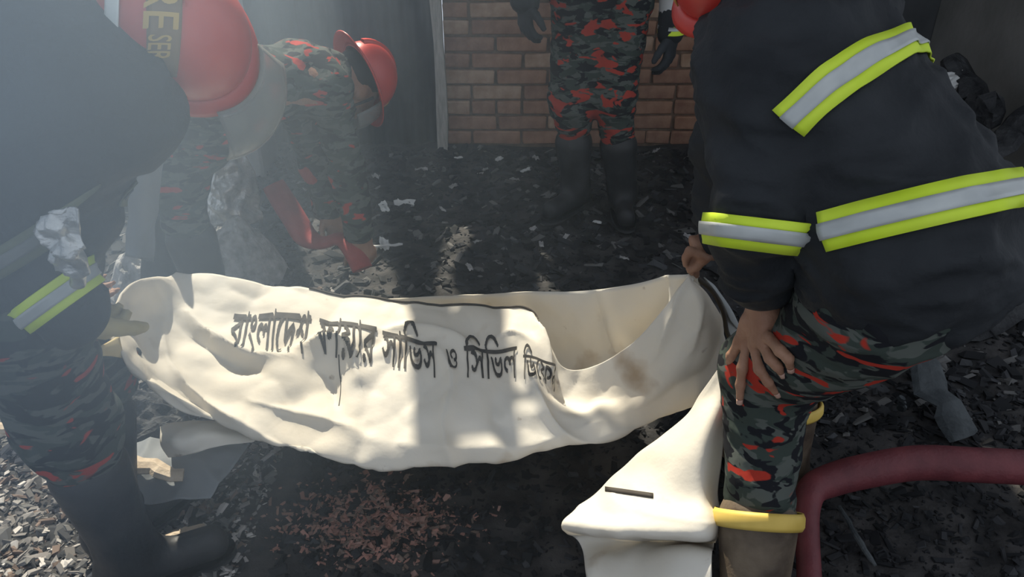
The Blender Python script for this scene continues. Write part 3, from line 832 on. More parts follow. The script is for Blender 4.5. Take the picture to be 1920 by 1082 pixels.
def helmet_text(txt, t0, t1, w0, w1):
    v, f = text_mesh(txt); lo, hi = v.min(0), v.max(0)
    p = [dome(t0 + (t1 - t0) * (x - lo[0]) / (hi[0] - lo[0]), w0 + (w1 - w0) * (y - lo[1]) / (hi[1] - lo[1]), .0075) for x, y, _ in v]
    mesh_obj('helmet_lettering', np.array(p), f, M['gold'], sh2, smooth=False)
helmet_text('FIRE', -.058, .044, -.056, -.008)
helmet_text('SER', .052, .084, -.048, -.016)
GL = Sdf(); hand_default(GL, np.array(J2['wrR']), *J2['hdR'], glove=0.005)
sdf_obj('glove', GL, 0.007, M['tanglove'], R2['root'])

# ---- firefighter bending in the smoke
J3 = dict(pel=(-.885, 2.30, .78), che=(-.68, 2.57, .745), nk=(-.60, 2.64, .73), hd=(-.545, 2.70, .685), hup=(.75, .6, .25), hfw=(.25, .3, -.9),
          shL=(-.76, 2.70, .72), shR=(-.575, 2.50, .72), elL=(-.72, 2.72, .45), elR=(-.555, 2.52, .45), wrL=(-.66, 2.62, .25), wrR=(-.535, 2.50, .22),
          hpL=(-1.0, 2.38, .76), hpR=(-.85, 2.26, .76), knL=(-1.15, 2.45, .45), knR=at(325, 345, 2.25), anL=(-1.22, 2.42, .10), anR=(-.985, 2.24, .10), toL=(-1.12, 2.55, .04), toR=(-.88, 2.36, .04),
          hdR=((.04, -.02, -.12), (.5, -.6, 0), (-.5, -.5, 0), .8), hdL=((.05, -.05, -.12), (-.5, .6, 0), (-.4, -.5, 0), .8))
R3 = person('bending person in red and grey camouflage with red helmet in the smoke', J3, M['camo3'], M['camo3'], h=0.011, coat_len=0.04, seed=3.2, coat_puff=-0.03)
helmet(R3['root'], V(*J3['hd']) + V(.02, .02, .01), J3['hup'], J3['hfw'], size=0.86, visor=0.12, crest=True)

# ---- standing firefighter before the brick wall
J4 = dict(pel=(.345, 3.20, .93), che=(.345, 3.20, 1.30), nk=(.345, 3.20, 1.44), hd=(.345, 3.16, 1.57), hup=(0, -.2, 1), hfw=(-.1, -1, -.3),
          shL=(.53, 3.20, 1.36), shR=(.16, 3.20, 1.36), elL=(.62, 3.20, 1.08), elR=(.08, 3.20, 1.10), wrL=at(1258, 62, 3.12), wrR=at(985, 0, 3.12),
          hpL=(.43, 3.20, .88), hpR=(.26, 3.20, .88), knL=at(1150, 175, 3.13), knR=at(1072, 185, 3.15), anL=at(1165, 385, 3.14), anR=at(1078, 372, 3.19), toL=(.47, 2.98, .04), toR=(.16, 3.05, .04),
          hdL=((0, -.02, -.1), (.7, -.4, 0), (-.4, -.7, 0), .5), hdR=((0, -.02, -.1), (-.7, -.4, 0), (.4, -.7, 0), .5), cuffL=0.0, cuffR=0.0)
for k in ('anL', 'anR'): J4[k] = V(J4[k].x, J4[k].y, .10)
R4 = person('person standing before the brick wall in orange-red camouflage trousers and black boots', J4, M['camo4'], M['coat'], h=0.010, coat_len=-0.06, seed=9.1, boot_top=0.30)
for s in 'LR':   # gloves over the hands
    Gv = Sdf(); hd = J4['hd' + s]; hand_default(Gv, np.array(J4['wr' + s]), hd[0], hd[1], hd[2], hd[3], glove=0.006)
    sdf_obj('glove', Gv, 0.007, M['glove'], R4['root'])
    Gc = tube('glove_cuff', [V(*J4['wr' + s]) + V(0, 0, .05), V(*J4['wr' + s]) + V(0, 0, .0)], 0.052, M['yellow'], R4['root'], seg=20)
    tube('cuff_stripe', [V(*J4['wr' + s]) + V(0, 0, .032), V(*J4['wr' + s]) + V(0, 0, .018)], 0.0535, M['silver'], Gc, seg=20)
    sl = V(*J4['wr' + s]) + V(0, 0, .045); tube('sleeve_lining', [sl, sl + (V(*J4['el' + s]) - sl) * 0.5], [0.05, 0.062], M['sleeve_pale'] if s == 'L' else M['coat'], R4['root'], seg=18)
helmet(R4['root'], V(*J4['hd']) + V(0, 0, .03), J4['hup'], J4['hfw'])

# ================================================================ THE BAG
cols = [
 # front rim        r1               r2               r3               bottom           back low          back rim
 [(330,507,1.80),(262,525,1.60),(213,590,1.44),(216,645,1.37),(262,705,1.42),(300,640,1.74),(335,520,1.82)],
 [(385,511,1.82),(330,560,1.70),(300,630,1.58),(320,720,1.46),(385,785,1.44),(395,690,1.80),(388,522,1.85)],
 [(470,525,1.81),(450,590,1.70),(440,660,1.58),(450,750,1.46),(490,822,1.4),(490,690,1.84),(470,535,1.86)],
 [(580,543,1.80),(570,600,1.68),(560,680,1.55),(565,780,1.42),(590,853,1.36),(590,700,1.85),(580,552,1.87)],
 [(700,556,1.78),(695,620,1.65),(690,700,1.53),(700,800,1.4),(715,882,1.35),(710,710,1.86),(700,558,1.89)],
 [(820,566,1.77),(815,630,1.64),(815,710,1.53),(820,800,1.41),(830,877,1.37),(825,710,1.87),(818,554,1.92)],
 [(920,573,1.76),(918,640,1.63),(920,715,1.53),(930,795,1.42),(945,862,1.39),(935,700,1.87),(918,548,1.93)],
 [(1000,584,1.74),(1003,645,1.64),(1006,710,1.55),(1015,780,1.45),(1040,845,1.43),(1040,690,1.86),(1000,546,1.93)],
 [(1062,692,1.61),(1072,722,1.58),(1085,755,1.54),(1100,790,1.47),(1130,822,1.46),(1120,700,1.80),(1095,545,1.92)],
 [(1180,648,1.59),(1192,690,1.56),(1205,725,1.53),(1215,760,1.5),(1232,790,1.5),(1215,690,1.76),(1200,530,1.84)],
 [(1284,524,1.62),(1308,572,1.57),(1318,630,1.54),(1318,690,1.54),(1318,752,1.57),(1322,680,1.68),(1278,508,1.68)],
 [(1296,511,1.64),(1340,556,1.63),(1364,610,1.64),(1362,675,1.64),(1344,738,1.62),(1345,690,1.68),(1300,512,1.68)],
]
ctrl = np.array([[list(at(*p)) for p in c] for c in cols])
NU, NVV = 240, 120
def uvmap(u, v):            # control coordinates (column, row) -> fractional grid index
    return u / (len(cols) - 1) * (NU - 1), v / 6 * (NVV - 1)
CREASES = [  # ((column,row) path, height, half width in grid units)
 ([(2.9,1.75),(3.3,1.55),(3.55,1.42),(3.75,1.6),(3.85,2.1)], .030, 3.2),
 ([(3.25,1.95),(3.45,2.2),(3.5,2.8)], -.020, 4.0),
 ([(1.3,1.2),(1.75,1.75),(2.3,2.0),(2.9,1.9)], .022, 2.8), ([(1.25,1.5),(1.8,2.1),(2.4,2.3)], -.018, 3.5),
 ([(1.0,1.6),(1.15,2.6),(1.6,3.3),(2.4,3.7)], .012, 2.5),
 ([(5.0,1.2),(5.3,2.0),(5.1,3.0),(5.2,3.8)], .014, 3.0), ([(6.9,1.9),(7.1,2.6),(7.4,3.3),(7.9,3.7)], .016, 2.6),
 ([(4.1,0.9),(4.8,0.8),(5.4,1.0),(5.9,1.5)], .013, 2.6), ([(5.9,1.1),(6.4,0.8),(6.9,1.0)], .010, 2.4),
 ([(3.7,3.2),(4.6,3.3),(5.6,3.4),(6.9,3.5),(8.2,3.1)], .010, 3.5), ([(6.2,2.2),(6.0,2.8),(6.2,3.2)], -.012, 3.5),
 ([(7.0,0.1),(7.15,0.7),(7.25,1.4),(7.3,1.9)], .020, 2.6), ([(2.2,3.0),(3.2,2.95),(3.9,3.15)], .012, 3.0),
 ([(8.2,5.9),(8.3,5.4),(8.6,5.1)], .02, 3.0), ([(9.6,5.9),(9.1,5.5),(8.7,5.3)], .028, 3.0), ([(9.9,5.8),(9.4,5.2)], -.03, 4.0),
 ([(10.0,0.0),(9.6,0.5),(9.3,1.2)], .012, 3.0), ([(10.1,0.2),(10.05,1.2),(9.8,2.2)], .010, 3.0),
]
def crease(v, f, nu, nv):
    n = vnormals(v, f); U, Wd = np.meshgrid(np.arange(nu), np.arange(nv), indexing='ij')
    U = U.ravel().astype(float); Wd = Wd.ravel().astype(float); disp = np.zeros(len(v))
    for path, hgt, hw in CREASES:
        P = cr_interp(np.array([uvmap(*p) for p in path]), 24, 0); best = np.full(len(v), 1e9)
        for i in range(23):
            a, b = P[i], P[i + 1]; d = b - a; t = np.clip(((U - a[0]) * d[0] + (Wd - a[1]) * d[1]) / (d @ d + 1e-9), 0, 1)
            fade = min(1.0, 4 * min((i + 0.5) / 23, 1 - (i + 0.5) / 23))
            dist = np.hypot(U - a[0] - t * d[0], Wd - a[1] - t * d[1]) + (1 - fade) * hw
            best = np.minimum(best, dist)
        disp += 1.45 * hgt * np.exp(-(best / hw) ** 1.15)
    return v + n * disp[:, None] * SGN
# which way do the normals of the front panel point?
_G = cr_interp(cr_interp(ctrl, 24, 0), 14, 1).reshape(-1, 3); _n = vnormals(_G, grid_faces(24, 14))
SGN = 1.0 if _n[10 * 14 + 4] @ (np.array((0, 0, CAMZ)) - _G[10 * 14 + 4]) > 0 else -1.0
bagroot = empty('body_bag', (0, 1.65, 0), 'large white canvas bag with black Bengali lettering carried over the ground', 'bag')
bag, bagv, bagf = sheet('bag_cloth', ctrl, NU, NVV, M['canvas'], bagroot, 0.004, wr=0.014, wscale=4.6, seed=4, extra=lambda v, f, a, b: folds(crease(v, f, a, b), f, 0.0055, 11, seed=2))
BG = bagv.reshape(NU, NVV, 3); BN = (vnormals(bagv, bagf) * SGN).reshape(NU, NVV, 3)
def bag_pt(u, v, lift):
    a, b = uvmap(u, v); a = min(max(a, 0), NU - 1.001); b = min(max(b, 0), NVV - 1.001); i, j = int(a), int(b); s, t = a - i, b - j
    w = ((i, j, (1 - s) * (1 - t)), (i + 1, j, s * (1 - t)), (i, j + 1, (1 - s) * t), (i + 1, j + 1, s * t))
    return sum(BG[x, y] * q for x, y, q in w) + nrm(sum(BN[x, y] * q for x, y, q in w)) * lift
# dark piping along the front rim and the cord at the right end
tube('rim_piping', [bag_pt(u, 0.0, 0.003) for u in np.linspace(3.0, 7.15, 60)], 0.0035, M['dark_line'], bagroot, seg=6)
tube('end_cord', [at(1300, 516, 1.66), at(1335, 545, 1.68), at(1356, 585, 1.70), at(1364, 625, 1.70), at(1384, 658, 1.66)], 0.006, M['dark_line'], bagroot, seg=8, n=30)
# thin dark line running down the cloth
for u, v0, v1 in ((3.56, 1.7, 2.6),):
    tube('dark_line', [bag_pt(u + 0.02 * math.sin(v * 4), v, 0.001) for v in np.linspace(v0, v1, 24)], 0.002, M['dark_line'], bagroot, seg=6)
# corner tab pulled out at the left end
tb = np.array([[list(at(*p)) for p in r] for r in ([(222,630,1.39),(226,650,1.375),(232,672,1.38)], [(196,645,1.33),(200,656,1.325),(206,668,1.33)], [(174,654,1.29),(177,660,1.288),(184,668,1.29)])])
sheet('corner_tab', tb, 10, 10, M['tanglove'], bagroot, 0.005)
# lower corner flap at the left
fl = np.array([[list(at(*p)) for p in r] for r in (
    [(300,800,1.430),(330,795,1.450),(400,792,1.460),(480,822,1.460)], [(303,830,1.400),(335,825,1.380),(400,812,1.410),(478,826,1.450)], [(318,855,1.400),(350,852,1.380),(410,836,1.400),(475,829,1.445)])])
sheet('corner_flap', fl, 24, 34, M['canvas'], bagroot, 0.004, wr=0.004, wscale=16, seed=2)
# grey lining showing beyond the right end
ln = np.array([[list(at(*p)) for p in r] for r in (
    [(1320,520,1.72),(1350,560,1.72),(1368,600,1.72)], [(1345,545,1.74),(1375,590,1.73),(1398,640,1.72)], [(1352,600,1.72),(1372,640,1.71),(1392,668,1.70)])])
sheet('lining', ln, 18, 18, mat('grey_lining', (0.36, 0.38, 0.38), (0.46, 0.47, 0.46), 12, 0.7), bagroot, 0.003)

# lettering painted on the bag
def letters(s, u0, v0, u1, v1, hgt):
    """word from (u0,v0) to (u1,v1) along its head line, letters hgt rows tall"""
    v, f = text_mesh(s)
    if not len(v): return
    lo, hi = v.min(0), v.max(0); head = 0.66
    pts = []
    for x, y, _ in v:
        t = (x - lo[0]) / (hi[0] - lo[0]); q = (head - y) / head
        pts.append(bag_pt(u0 + (u1 - u0) * t, v0 + (v1 - v0) * t + q * hgt, 0.0062))
    o = mesh_obj('lettering', np.array(pts), f, M['ink'], bagroot, smooth=False); o['label'] = 'black painted lettering'
WORDS = [('\u09ac\u09be\u0982\u09b2\u09be\u09c7\u09a6\u09b6'.replace('\u0982', '\u0982'), 1.90, .92, 3.10, .80, 1.05),
         ('\u09ab\u09be\u09df\u09be\u09b0', 3.22, .80, 4.08, .85, .95),
         ('\u09b8\u09be\u09bf\u09ad\u09b8', 4.18, .92, 5.05, 1.18, .80),
         ('\u0993', 5.18, 1.25, 5.38, 1.32, .55),
         ('\u09bf\u09b8\u09bf\u09ad\u09b2', 5.52, 1.18, 6.58, 1.14, .78),
         ('\u09bf\u09a1\u09c7\u09ab\u09a8', 6.72, 1.38, 7.45, 1.45, .62)]
WORDS[0] = ('\u09ac\u09be\u0982\u09b2\u09be\u09c7\u09a6\u09b6', *WORDS[0][1:])
for w in WORDS: letters(*w)

# ================================================================ WHITE CANVAS SHEET BY THE BOOT
sh = np.array([[list(at(*p)) for p in r] for r in (
    [(1352,690,1.38),(1362,694,1.37),(1372,700,1.36),(1380,706,1.36)],
    [(1318,740,1.37),(1336,745,1.35),(1352,750,1.33),(1362,755,1.33)],
    [(1288,786,1.35),(1312,790,1.31),(1332,795,1.29),(1350,800,1.31)],
    [(1210,848,1.34),(1262,850,1.28),(1312,850,1.24),(1348,850,1.27)],
    [(1140,905,1.32),(1220,915,1.24),(1308,925,1.18),(1348,915,1.22)],
    [(1085,955,1.29),(1180,965,1.20),(1310,975,1.13),(1348,965,1.18)],
    [(1056,985,1.26),(1165,1000,1.17),(1308,1008,1.11),(1345,1000,1.16)],
    [(1075,1000,1.30),(1170,1008,1.25),(1298,1012,1.20),(1340,1012,1.20)],
    [(1092,1030,1.27),(1170,1020,1.25),(1280,1020,1.20),(1338,1030,1.17)],
    [(1100,1072,1.20),(1190,1050,1.17),(1270,1030,1.13),(1335,1040,1.09)],
    [(1110,1110,1.16),(1190,1100,1.12),(1270,1090,1.07),(1335,1100,1.04)],
    [(1120,1180,1.10),(1200,1180,1.06),(1280,1180,1.02),(1335,1180,1.0)])])
cl, clv, clf = sheet('canvas_sheet', sh, 120, 60, M['canvas'], None, 0.004, wr=0.009, wscale=7, seed=9)
tag(cl, 'crumpled white canvas sheet with a strap, heaped beside the booted leg', 'sheet')
ctree = bvh(clv, clf)
def strip_on(tree, pxs, w, lift=0.004):
    v = []
    for px, py in pxs:
        for s in (-w / 2, w / 2):
            d = ray(px, py + s).normalized(); hit = tree.ray_cast(V(0, 0, CAMZ), d)
            p = hit[0] if hit[0] is not None else at(px, py + s, 1.2)
            v.append(p - d * lift)
    return np.array([list(x) for x in v]), grid_faces(len(pxs), 2)
v, f = strip_on(ctree, [(1135 + 10 * i, 917 + 1.4 * i) for i in range(10)], 9)
solid(mesh_obj('strap', v, f, M['dark_line'], cl), 0.003)

# ================================================================ HOSES
h1 = [at(1518, 1180, 1.05), at(1517, 1080, 1.16), at(1514, 1010, 1.24), at(1514, 955, 1.30), at(1524, 918, 1.345), at(1560, 900, 1.37), at(1620, 884, 1.39), at(1720, 868, 1.41), at(1830, 872, 1.40), at(1960, 880, 1.39), at(2150, 905, 1.36), at(2400, 960, 1.30)]
rad = [.026, .026, .026, .028, .034, .038, .040, .041, .041, .041, .041, .041]
hz = tube('fire_hose', h1, rad, M['hose'], None, seg=20, n=120)
tag(hz, 'thick dark red hose kinked beside the boot, arching to the right edge', 'hose')
h2 = [at(512, 345, 2.60), at(530, 375, 2.58), at(552, 410, 2.55), at(575, 445, 2.52), at(605, 455, 2.50), at(635, 448, 2.50), at(660, 465, 2.48), at(680, 505, 2.44)]
hr = tube('fire_hose', h2, [.048, .052, .052, .05, .038, .038, .05, .048], M['hosered'], None, seg=16, n=60, flat=0.5)
tag(hr, 'flattened bright red hose under the bending person', 'hose')

# ================================================================ DEBRIS
def sheet_scrap(name, label, cat, c, size, material, seed, thick=0.003, crumple=0.5, group=None, tilt=(0, 0, 0), n=12, lift=0.0):
    r = random.Random(seed); v = []
    mt = Matrix.Translation(Vector(c)) @ Matrix.Rotation(tilt[2], 4, 'Z') @ Matrix.Rotation(tilt[0], 4, 'X') @ Matrix.Rotation(tilt[1], 4, 'Y')
    for i in range(n):
        for j in range(n):
            u, w = i / (n - 1) - .5, j / (n - 1) - .5
            p = Vector((u * 3 + seed * 3.7, w * 3, seed))
            e = 1 + 0.35 * noise.noise(Vector((math.atan2(w, u) * 1.3, seed * 2.0, 0)))
            z = crumple * min(size) * (noise.noise(p) * 0.7 + 0.5 * (0.5 - abs(noise.noise(p * 1.9))))
            v.append(mt @ Vector((u * size[0] * e, w * size[1] * e, z)))
    lowest = min(p.z for p in v); 
    v = [p + Vector((0, 0, lift + thick + 0.004 - lowest + ground_h(c[0], c[1]))) for p in v] if c[2] == 0 else v
    o = mesh_obj(name, [tuple(p) for p in v], grid_faces(n, n), material, smooth=False); solid(o, thick)
    return tag(o, label, cat, group)
def stick(name, label, a, b, r, material, seed, group=None, cat='wood', flat=0.6):
    a, b = Vector(a), Vector(b); n = 9; pts = []; rad = []
    rr = random.Random(seed)
    for i in range(n):
        t = i / (n - 1); p = a.lerp(b, t) + Vector((rr.uniform(-1, 1), rr.uniform(-1, 1), rr.uniform(-.5, .5))) * r * 0.35
        pts.append(p); rad.append(r * (1 + rr.uniform(-.18, .18)) * (0.75 if i in (0, n - 1) else 1))
    v, f = tube_data(pts, rad, 8, True, flat)
    return tag(mesh_obj(name, v, f, material, smooth=False), label, cat, group)
def gp(px, py, z=0.0):
    p = on(px, py, z); return p
# chips: thousands of small burnt splinters nobody could count
def chips(n, region, smin, smax, tones, seed):
    r = np.random.default_rng(seed); base = np.array([(-1, -1, -.5), (1, -1, -.6), (1, 1, -.5), (-1, 1, -.6), (-.8, -.8, .5), (.9, -.7, .4), (.7, .9, .6), (-.9, .7, .4)]) * 0.5
    fc = [(0, 3, 2, 1), (4, 5, 6, 7), (0, 1, 5, 4), (1, 2, 6, 5), (2, 3, 7, 6), (3, 0, 4, 7)]
    vs, fs, cs = [], [], []
    for i in range(n):
        x, y = region(r)
        s = smin + (smax - smin) * r.random() ** 2.5
        sc = np.array((s * (0.7 + 1.6 * r.random()), s * (0.4 + 0.6 * r.random()), s * (0.25 + 0.5 * r.random())))
        R = np.array(Matrix.Rotation(r.random() * 6.28, 3, 'Z') @ Matrix.Rotation((r.random() - .5) * 1.2, 3, 'X') @ Matrix.Rotation((r.random() - .5) * 1.2, 3, 'Y'))
        p = (base + r.normal(0, .1, base.shape)) * sc @ R.T + np.array((x, y, ground_h(x, y) + s * 0.18))
        b = len(vs) * 8; vs.append(p); fs += [tuple(b + k for k in q) for q in fc]
        t = tones[r.integers(len(tones))]; m = 0.7 + 0.6 * r.random(); cs.append((t[0] * m, t[1] * m, t[2] * m, 1))
    return np.concatenate(vs), fs, np.repeat(np.array(cs), 8, axis=0)
BLK, DK, GR, PALE, BRN, RED_ = (.012, .013, .015), (.03, .031, .034), (.12, .118, .115), (.42, .40, .38), (.15, .11, .09), (.28, .15, .12)
def reg_back(r):
    return r.uniform(-1.9, 1.95), r.uniform(1.7, 3.9)
def reg_front(r):
    return r.uniform(-.55, 2.4), r.uniform(0.75, 1.9)
def reg_left(r):
    return r.uniform(-1.75, -.62), r.uniform(0.95, 2.5)
def reg_patch(r):
    a = r.normal(0, 1, 2); return -.34 + a[0] * .10, 1.40 + a[1] * .06
def put_chips(name, label, *a):
    v, f, c = chips(*a)
    o = mesh_obj(name, v, f, M['chips'], smooth=False, base=(0, 1.5, 0))
    at_ = o.data.color_attributes.new('tone', 'FLOAT_COLOR', 'POINT'); at_.data.foreach_set('color', c.ravel())
    tag(o, label, 'debris', kind='stuff')
put_chips('charcoal_debris', 'black charcoal and burnt scraps covering the ground behind the bag', 11000, reg_back, .008, .042, [BLK, BLK, DK, BLK, DK, GR, BLK, DK, (.05, .052, .056)], 1)
put_chips('charcoal_debris', 'fine black charcoal on the ground in front of the bag', 10000, reg_front, .004, .026, [BLK, BLK, BLK, BLK, DK, BLK, DK], 2)
put_chips('wood_ash_chips', 'grey and brown burnt chips lying in the sun at the left', 13000, reg_left, .006, .026, [GR, GR, BRN, DK, PALE, (.24, .225, .215), (.24, .225, .215)], 3)
put_chips('reddish_chips', 'reddish brown chips in front of the bag, lightened in place of sunlight', 2600, reg_patch, .004, .015, [RED_, BRN, RED_, (.26, .16, .13), DK], 4)  # own reddish colour, made paler to stand for sun that misses them

# pale scraps that can be told apart
spots = [(720, 390, .055), (905, 325, .05), (790, 318, .05), (985, 322, .04), (965, 340, .035), (635, 300, .04), (760, 385, .07), (895, 455, .03), (1060, 445, .035), (720, 460, .06), (1015, 455, .03), (1230, 285, .035), (935, 300, .04), (850, 350, .035), (1000, 425, .03), (1120, 412, .03), (1170, 488, .03), (1290, 440, .03), (860, 300, .035), (1005, 300, .045), (830, 395, .03), (660, 415, .04), (705, 330, .05), (880, 505, .03), (1400, 470, .03)]
for i, (px, py, s) in enumerate(spots):
    p = gp(px, py); sheet_scrap('paper_scrap', 'small pale scrap lying in the charcoal behind the bag', 'scrap', (p.x, p.y, 0), (s * 1.2, s * .6), M['scrap'] if i % 3 == 0 else M['ash'], i + 3, group='pale scraps behind the bag', crumple=0.6, tilt=(random.uniform(-.4, .4), random.uniform(-.3, .3), random.uniform(0, 3)), n=7)
stick('charred_plank', 'grey charred plank leaning over the dark debris at the right', gp(1700, 640, .12), gp(1815, 830, .03), .050, M['charplank'], 5, flat=0.3, cat='plank')
stick('charred_plank', 'short upright grey stake in the debris right of the booted leg', gp(1692, 770, .02), at(1690, 745, 1.72), .012, M['charplank'], 6, cat='stake')
stick('wood_stick', 'thin pale twig crossing the ground inside the hose bend', gp(1575, 950, .02), gp(1640, 1060, .02), .007, M['charplank'], 8)
stick('wood_stick', 'pale split wood stick over the grey plastic at the lower left', gp(190, 850, .17), gp(345, 892, .14), .022, M['wood'], 9)
stick('wood_stick', 'thick pale stick end sticking in from the left edge', gp(-60, 795, .05), gp(50, 808, .05), .020, M['wood'], 10)
stick('wood_stick', 'thin sliver of wood lying behind the bag', gp(700, 462, .02), gp(755, 458, .02), .008, M['scrap'], 11)
stick('wood_stick', 'slanting thin stick beside the left boot of the standing person', gp(1040, 350, .02), at(1075, 300, 3.2), .008, M['charplank'], 12)
for i, (px, py, s) in enumerate([(1865, 525, .055), (1890, 552, .045)]):
    p = gp(px, py); sheet_scrap('orange_scrap', 'larger orange scrap at the right edge of the debris' if i == 0 else 'smaller orange scrap at the right edge of the debris', 'scrap', (p.x, p.y, 0), (s * 1.3, s * .8), M['orange'], 40 + i, tilt=(.3, .2, 2.2), n=6, lift=.05)
# crumpled things in the smoke at the left
def crumpled(name, label, cat, ctrl_px, material, nu=40, nv=40, wr=0.02, ws=9, seed=0, thick=0.003):
    c = np.array([[list(at(*p)) for p in r] for r in ctrl_px])
    o, v, f = sheet(name, c, nu, nv, material, None, thick, wr=wr, wscale=ws, seed=seed)
    return tag(o, label, cat)
crumpled('plastic_sheet', 'crumpled silvery plastic sheet behind the legs of the bending person', 'plastic sheet',
         [[(365,225,2.75),(410,235,2.78),(450,245,2.8)], [(368,290,2.72),(415,300,2.70),(462,305,2.78)], [(378,350,2.70),(420,355,2.66),(478,350,2.76)], [(380,420,2.66),(430,425,2.62),(488,415,2.72)]], M['foil'], wr=.028, ws=10, seed=3)
crumpled('plastic_sheet', 'grey plastic sheet hanging behind the dark coat at the left', 'plastic sheet',
         [[(292,235,2.0),(300,240,2.02),(308,250,2.05)], [(250,315,1.98),(275,320,1.98),(300,325,2.02)], [(244,400,1.95),(268,405,1.94),(292,410,1.98)], [(236,480,1.92),(262,485,1.90),(286,490,1.95)]], M['plastic'], wr=.010, ws=10, seed=5)
crumpled('sun_patch_scrap', 'crumpled silver sheet added for sunlight on the dark sleeve at the left', 'plastic',  # bright crumpled sheet standing for sun falling on the sleeve
         [[(125,392,1.03),(138,387,1.03),(150,388,1.03)], [(78,425,1.04),(110,428,1.02),(150,425,1.03)], [(98,470,1.04),(125,468,1.02),(154,465,1.04)], [(135,522,1.06),(148,528,1.06),(164,505,1.06)]], M['foil'], wr=.016, ws=30, seed=8, nu=36, nv=36)
crumpled('plastic_sheet', 'grey plastic sheet spread on the ground under the left end of the bag', 'plastic sheet',
         [[(200,835,1.52),(260,830,1.54),(340,826,1.56),(468,832,1.52)], [(205,880,1.44),(270,878,1.45),(360,870,1.46),(440,870,1.46)], [(235,940,1.36),(290,945,1.36),(350,940,1.37),(395,935,1.38)]], M['plastic'], wr=.016, ws=11, seed=6)
# lumpy ash heaps
def heap(name, label, c, rx, ry, hgt, material, seed):
    c = Vector(c); n, m = 16, 40; v = []
    for i in range(n):
        t = i / (n - 1)
        for k in range(m):
            a = 2 * math.pi * k / m
            p = Vector((math.cos(a) * t * rx, math.sin(a) * t * ry, 0)) + c
            z = hgt * (1 - t * t) + 0.035 * noise.noise(p * 14 + Vector((seed, 0, 0))) + 0.025 * noise.noise(p * 33)
            v.append((p.x, p.y, max(z * (1.15 - t * 0.3), -0.05 if t > 0.9 else -0.02)))
    o = mesh_obj(name, v, grid_faces(n, m, True), material, smooth=False)
    return tag(o, label, 'heap')
p = gp(445, 480, .08); heap('ash_heap', 'lumpy pale grey ash heap behind the bag beside the camouflage legs', (p.x, p.y + .02, 0), .17, .16, .20, M['ash'], 2)
p = gp(262, 500, .08); heap('ash_heap', 'low grey ash heap behind the left end of the bag', (p.x, p.y, 0), .14, .14, .12, M['ash'], 6)
p = gp(270, 790, .0); heap('ash_heap', 'dark flaky heap under the left end of the bag', (p.x - .02, p.y, 0), .15, .13, .06, M['char'], 8)
# debris at the back right
stick('charred_beam', 'charred beam leaning against the dark wall at the back right', at(1790, 110, 3.2), at(1850, 240, 3.0), .07, M['char'], 21, cat='beam')
stick('charred_beam', 'short blunt black beam end at the back right', at(1800, 215, 3.0), at(1870, 205, 2.9), .06, M['char'], 22, cat='beam')
stick('charred_beam', 'black beam sloping at the right edge', at(1960, 190, 2.9), at(1840, 300, 2.75), .055, M['char'], 23, cat='beam')
c_ = at(1782, 152, 3.1); sheet_scrap('paper_scrap', 'white scrap caught between the charred beams at the back right', 'scrap', tuple(c_), (.10, .07), M['scrap'], 61, n=7, tilt=(1.0, 0, .3))
heap('charcoal_heap', 'black heap of burnt rubble behind the stooping person', (1.35, 2.75, 0), .62, .6, .22, M['char'], 12)
stick('wood_chunk', 'short broken chunk of pale wood at the toe of the left boot', gp(318, 1015, .04), gp(378, 998, .04), .026, M['wood'], 31)

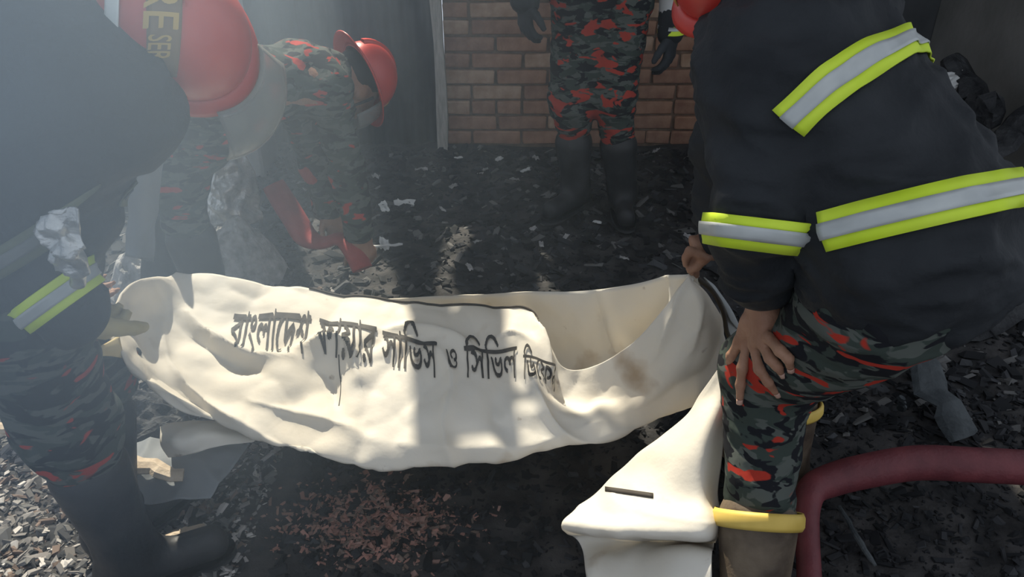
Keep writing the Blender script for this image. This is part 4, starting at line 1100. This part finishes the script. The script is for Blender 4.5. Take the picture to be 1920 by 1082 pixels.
# ================================================================ SMOKE
def smoke():
    x0, x1, y0, y1, z0, z1 = -3.0, 0.55, 0.55, 3.85, 0.0, 1.7
    o = mesh_obj('smoke', *box_data(x0, x1, y0, y1, z0, z1), None or bpy.data.materials.new('smoke'), smooth=False, base=(0, 0, 0))
    m = o.data.materials[0]; m.use_nodes = True; N = m.node_tree.nodes; L = m.node_tree.links
    for n in list(N): N.remove(n)
    out = N.new('ShaderNodeOutputMaterial'); vs = N.new('ShaderNodeVolumePrincipled')
    vs.inputs['Color'].default_value = (0.70, 0.85, 1.0, 1); vs.inputs['Anisotropy'].default_value = 0.0
    tc = N.new('ShaderNodeTexCoord'); sx = N.new('ShaderNodeSeparateXYZ'); L.new(tc.outputs['Object'], sx.inputs[0])
    def mr(src, a, b, c, d):
        r = N.new('ShaderNodeMapRange'); r.interpolation_type = 'SMOOTHSTEP'
        for i, q in enumerate((a, b, c, d)): r.inputs[1 + i].default_value = q
        L.new(src, r.inputs[0]); return r.outputs[0]
    def mul(a, b):
        x = N.new('ShaderNodeMath'); x.operation = 'MULTIPLY'; L.new(a, x.inputs[0])
        if isinstance(b, float): x.inputs[1].default_value = b
        else: L.new(b, x.inputs[1])
        return x.outputs[0]
    def add(a, b):
        x = N.new('ShaderNodeMath'); x.operation = 'ADD'; L.new(a, x.inputs[0]); L.new(b, x.inputs[1]); return x.outputs[0]
    nz = N.new('ShaderNodeTexNoise'); nz.inputs['Scale'].default_value = 1.8; nz.inputs['Detail'].default_value = 2
    L.new(tc.outputs['Object'], nz.inputs['Vector'])
    thin = mul(mul(mr(sx.outputs['X'], -0.9, 0.5, 1.0, 0.0), mr(sx.outputs['Z'], 0.1, 1.3, 0.25, 1.0)), 0.115)
    thin = mul(thin, mr(sx.outputs['Y'], 0.6, 1.2, 0.0, 1.0))
    ax = mr(sx.outputs['X'], -0.62, -0.12, 1.0, 0.0)
    az = mr(sx.outputs['Z'], 0.45, 1.0, 0.0, 1.0)
    ay = mul(mr(sx.outputs['Y'], 0.55, 0.75, 0.0, 1.0), mr(sx.outputs['Y'], 1.05, 1.45, 1.0, 0.0))
    thick = mul(mul(mul(ax, az), ay), 0.70)
    d = mul(add(thin, thick), mr(nz.outputs['Fac'], 0.3, 0.7, 0.7, 1.3))
    L.new(mul(d, SMOKE), vs.inputs['Density']); L.new(vs.outputs[0], out.inputs['Volume'])
    tag(o, 'bluish grey smoke drifting over the left half of the yard', 'smoke', kind='stuff')
SMOKE = 1.0
smoke()
